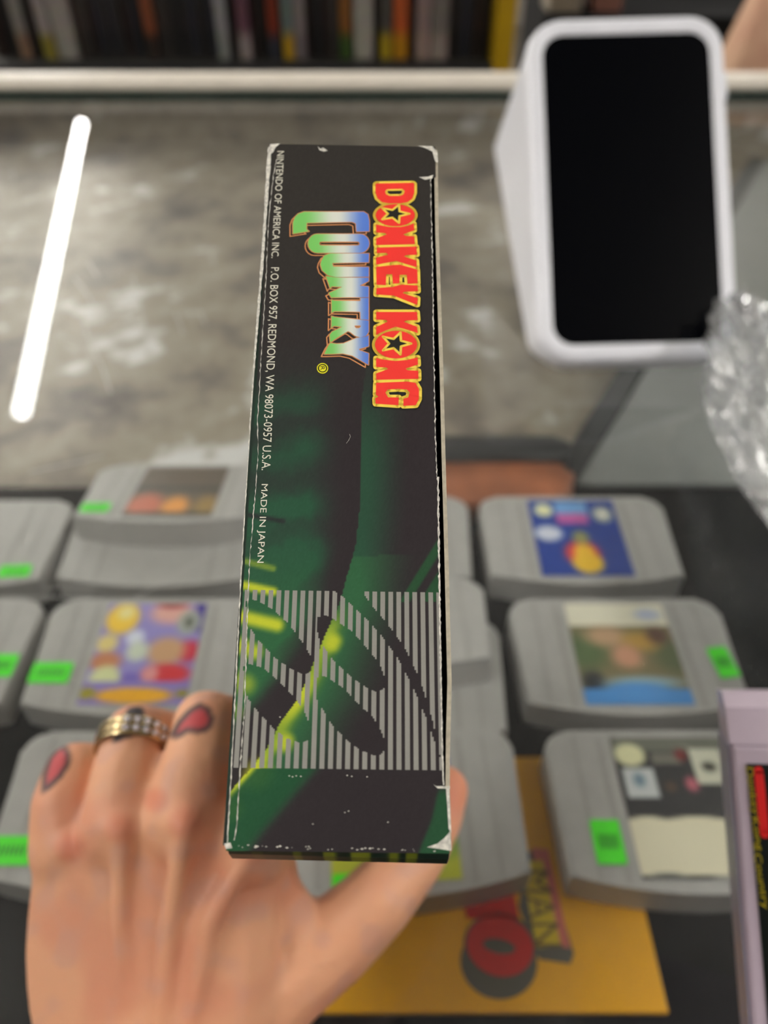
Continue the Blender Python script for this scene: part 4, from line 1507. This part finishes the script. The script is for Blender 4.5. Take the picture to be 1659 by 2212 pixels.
# forearm
limb([(330, 2300, .215, 19 * mm), (350, 2500, .196, 20 * mm), (380, 2900, .165, 22 * mm)])
limb([(250, 2330, .215, 15 * mm), (240, 2700, .180, 18 * mm)])
limb([(470, 2330, .215, 15 * mm), (490, 2700, .180, 18 * mm)])
# tendons and knuckles stand out on the back of the hand
for pts in (([262, 1800, .2110, 2.8], [262, 2000, .2095, 2.5], [285, 2250, .2080, 2.2]), ([400, 1785, .2078, 3.2], [365, 2000, .2072, 3.0], [340, 2260, .2050, 2.6]),
            ([545, 1830, .2110, 3.0], [450, 1990, .2085, 3.6], [405, 2220, .2060, 2.6]), ([150, 1840, .2190, 2.2], [210, 2050, .2150, 2.0])):
    limb([(a, b_, c, r * mm) for a, b_, c, r in pts])
for (a, b_, c, r) in ((262, 1790, .215, 6.5), (400, 1778, .2125, 7), (545, 1822, .2150, 7), (152, 1830, .2210, 6)):
    ball(at(a, b_, c), r * mm)
me = bpy.data.meshes.new('hand_raw')
hb.to_mesh(me); hb.free()
raw = bpy.data.objects.new('hand_raw', me)
COL.objects.link(raw)
md = raw.modifiers.new('r', 'REMESH'); md.mode = 'VOXEL'; md.voxel_size = 0.0011
md2 = raw.modifiers.new('s', 'SMOOTH'); md2.factor = 0.6; md2.iterations = 17
bpy.context.view_layer.update()
dg = bpy.context.evaluated_depsgraph_get()
hm = bpy.data.meshes.new_from_object(raw.evaluated_get(dg))
bpy.data.objects.remove(raw)
hm.name = 'person'


def proj(p):
    d = Vector(p) - CAM
    z = d.dot(FWD)
    return 829.5 + F * d.dot(RIGHT) / z, 1106 - F * d.dot(UP) / z, z


# tattoos on the fingers: (centre, direction towards the tip, length, width, kind) on the skin
TAT = [((118, 1662), (138, 1560), 'red', 1.0), ((300, 1548), (318, 1440), 'black', 1.0), ((420, 1556), (470, 1500), 'red', 1.0)]
HEART = {}


def in_drop(px, py, poly):
    n = len(poly); ins = False; dmin = 1e9
    for i in range(n):
        x0, y0 = poly[i]; x1, y1 = poly[(i + 1) % n]
        if (y0 > py) != (y1 > py) and px < (x1 - x0) * (py - y0) / (y1 - y0) + x0: ins = not ins
        dx, dy = x1 - x0, y1 - y0
        t = min(1, max(0, ((px - x0) * dx + (py - y0) * dy) / (dx * dx + dy * dy)))
        dmin = min(dmin, math.hypot(px - x0 - t * dx, py - y0 - t * dy))
    return ins, dmin


TATS = [
    ('red', [(92, 1710), (94, 1672), (106, 1634), (124, 1612), (140, 1610), (150, 1628), (148, 1652), (130, 1680), (104, 1704)]),
    ('black', [(252, 1572), (266, 1548), (284, 1530), (304, 1530), (313, 1550), (311, 1580), (294, 1586), (268, 1592), (246, 1602)]),
    ('red', [(368, 1590), (386, 1558), (408, 1534), (432, 1520), (450, 1530), (460, 1554), (450, 1576), (428, 1582), (404, 1580), (382, 1594)]),
]
# the tattoos are fixed to the skin: they cover only the surface that faces outwards from the finger back
ca = hm.color_attributes.new('Skin', 'FLOAT_COLOR', 'POINT')
buf = []
hm.calc_loop_triangles()
for v in hm.vertices:
    x, y, z = proj(v.co)
    n = noise.noise(v.co * 55) ; n2 = noise.noise(v.co * 140 + Vector((4, 4, 4)))
    c = (229, 170, 134)
    c = mixc(c, (212, 138, 112), sstep(-0.1, 0.5, n) * 0.5)
    c = mixc(c, (205, 158, 142), sstep(0.0, 0.5, n2) * 0.45)
    # redder fingertips, knuckles and thumb
    for (kx, ky, kr) in ((545, 1822, 60), (400, 1778, 55), (262, 1790, 50), (335, 1728, 40), (150, 1830, 45), (960, 1705, 90)):
        c = mixc(c, (204, 108, 84), 0.45 * (1 - sstep(0.2 * kr, kr, math.hypot(x - kx, y - ky))))
    facing = v.normal.dot((CAM - v.co).normalized())
    if facing > 0.05 and z < 0.245 and y < 1720:
        for kind, poly in TATS:
            cx = sum(p[0] for p in poly) / len(poly); cy = sum(p[1] for p in poly) / len(poly)
            if abs(x - cx) < 90 and abs(y - cy) < 90:
                ins, d = in_drop(x, y, poly)
                if kind == 'red':
                    if ins: c = mixc((95, 72, 72), (196, 78, 82), sstep(4, 12, d))
                    elif d < 6: c = mixc((110, 84, 76), c, sstep(1, 6, d))
                else:
                    if ins: c = (66, 62, 66)
                    elif d < 6: c = mixc((66, 62, 66), c, sstep(1, 6, d))
    buf.extend((*lin(c), 1))
ca.data.foreach_set('color', buf)
hm.materials.clear()
hand = link('person', hm, M_skin, smooth=True)
tag(hand, 'left hand with tattooed fingers and a stone ring gripping the green game box', 'person')

# ring on the ring finger
M_gold = mat('gold', (200, 180, 140), 0.22, metal=1.0)
M_gem = mat('white_stone', (235, 232, 245), 0.08, spec=0.9, coat=0.8)
A_, B_ = at(272, 1690, .228), at(292, 1586, .240)
rc = A_.lerp(B_, 0.80)
rz = (B_ - A_).normalized()
ry = (CAM - rc); ry = (ry - rz * ry.dot(rz)).normalized()
rx = ry.cross(rz)
rm = Matrix.Translation(rc) @ Matrix((rx, ry, rz)).transposed().to_4x4()
bm = bmesh.new()
R0 = 0.0106
for (zo, rr_, tk) in ((0.0, R0, 0.0009), (0.0024, R0, 0.0007), (-0.0024, R0, 0.0007)):
    N, K = 48, 8
    vv = [[bm.verts.new(((rr_ + tk * math.cos(2 * PI * k / K)) * math.cos(2 * PI * i / N), (rr_ + tk * math.cos(2 * PI * k / K)) * math.sin(2 * PI * i / N), zo + 1.5 * tk * math.sin(2 * PI * k / K))) for k in range(K)] for i in range(N)]
    for i in range(N):
        for k in range(K):
            bm.faces.new((vv[i][k], vv[(i + 1) % N][k], vv[(i + 1) % N][(k + 1) % K], vv[i][(k + 1) % K]))
ring = from_bm('finger_ring', bm, M_gold, hand, rm, smooth=True)
for i in range(5):
    a = PI / 2 + (i - 1) * 0.27
    for zo in (0.00145, -0.00145):
        bm = bmesh.new()
        bmesh.ops.create_icosphere(bm, subdivisions=1, radius=0.0012)
        for v in bm.verts: v.co.z *= 0.9
        from_bm('stone', bm, M_gem, ring, Matrix.Translation(((R0 + 0.0006) * math.cos(a), (R0 + 0.0006) * math.sin(a), zo)))
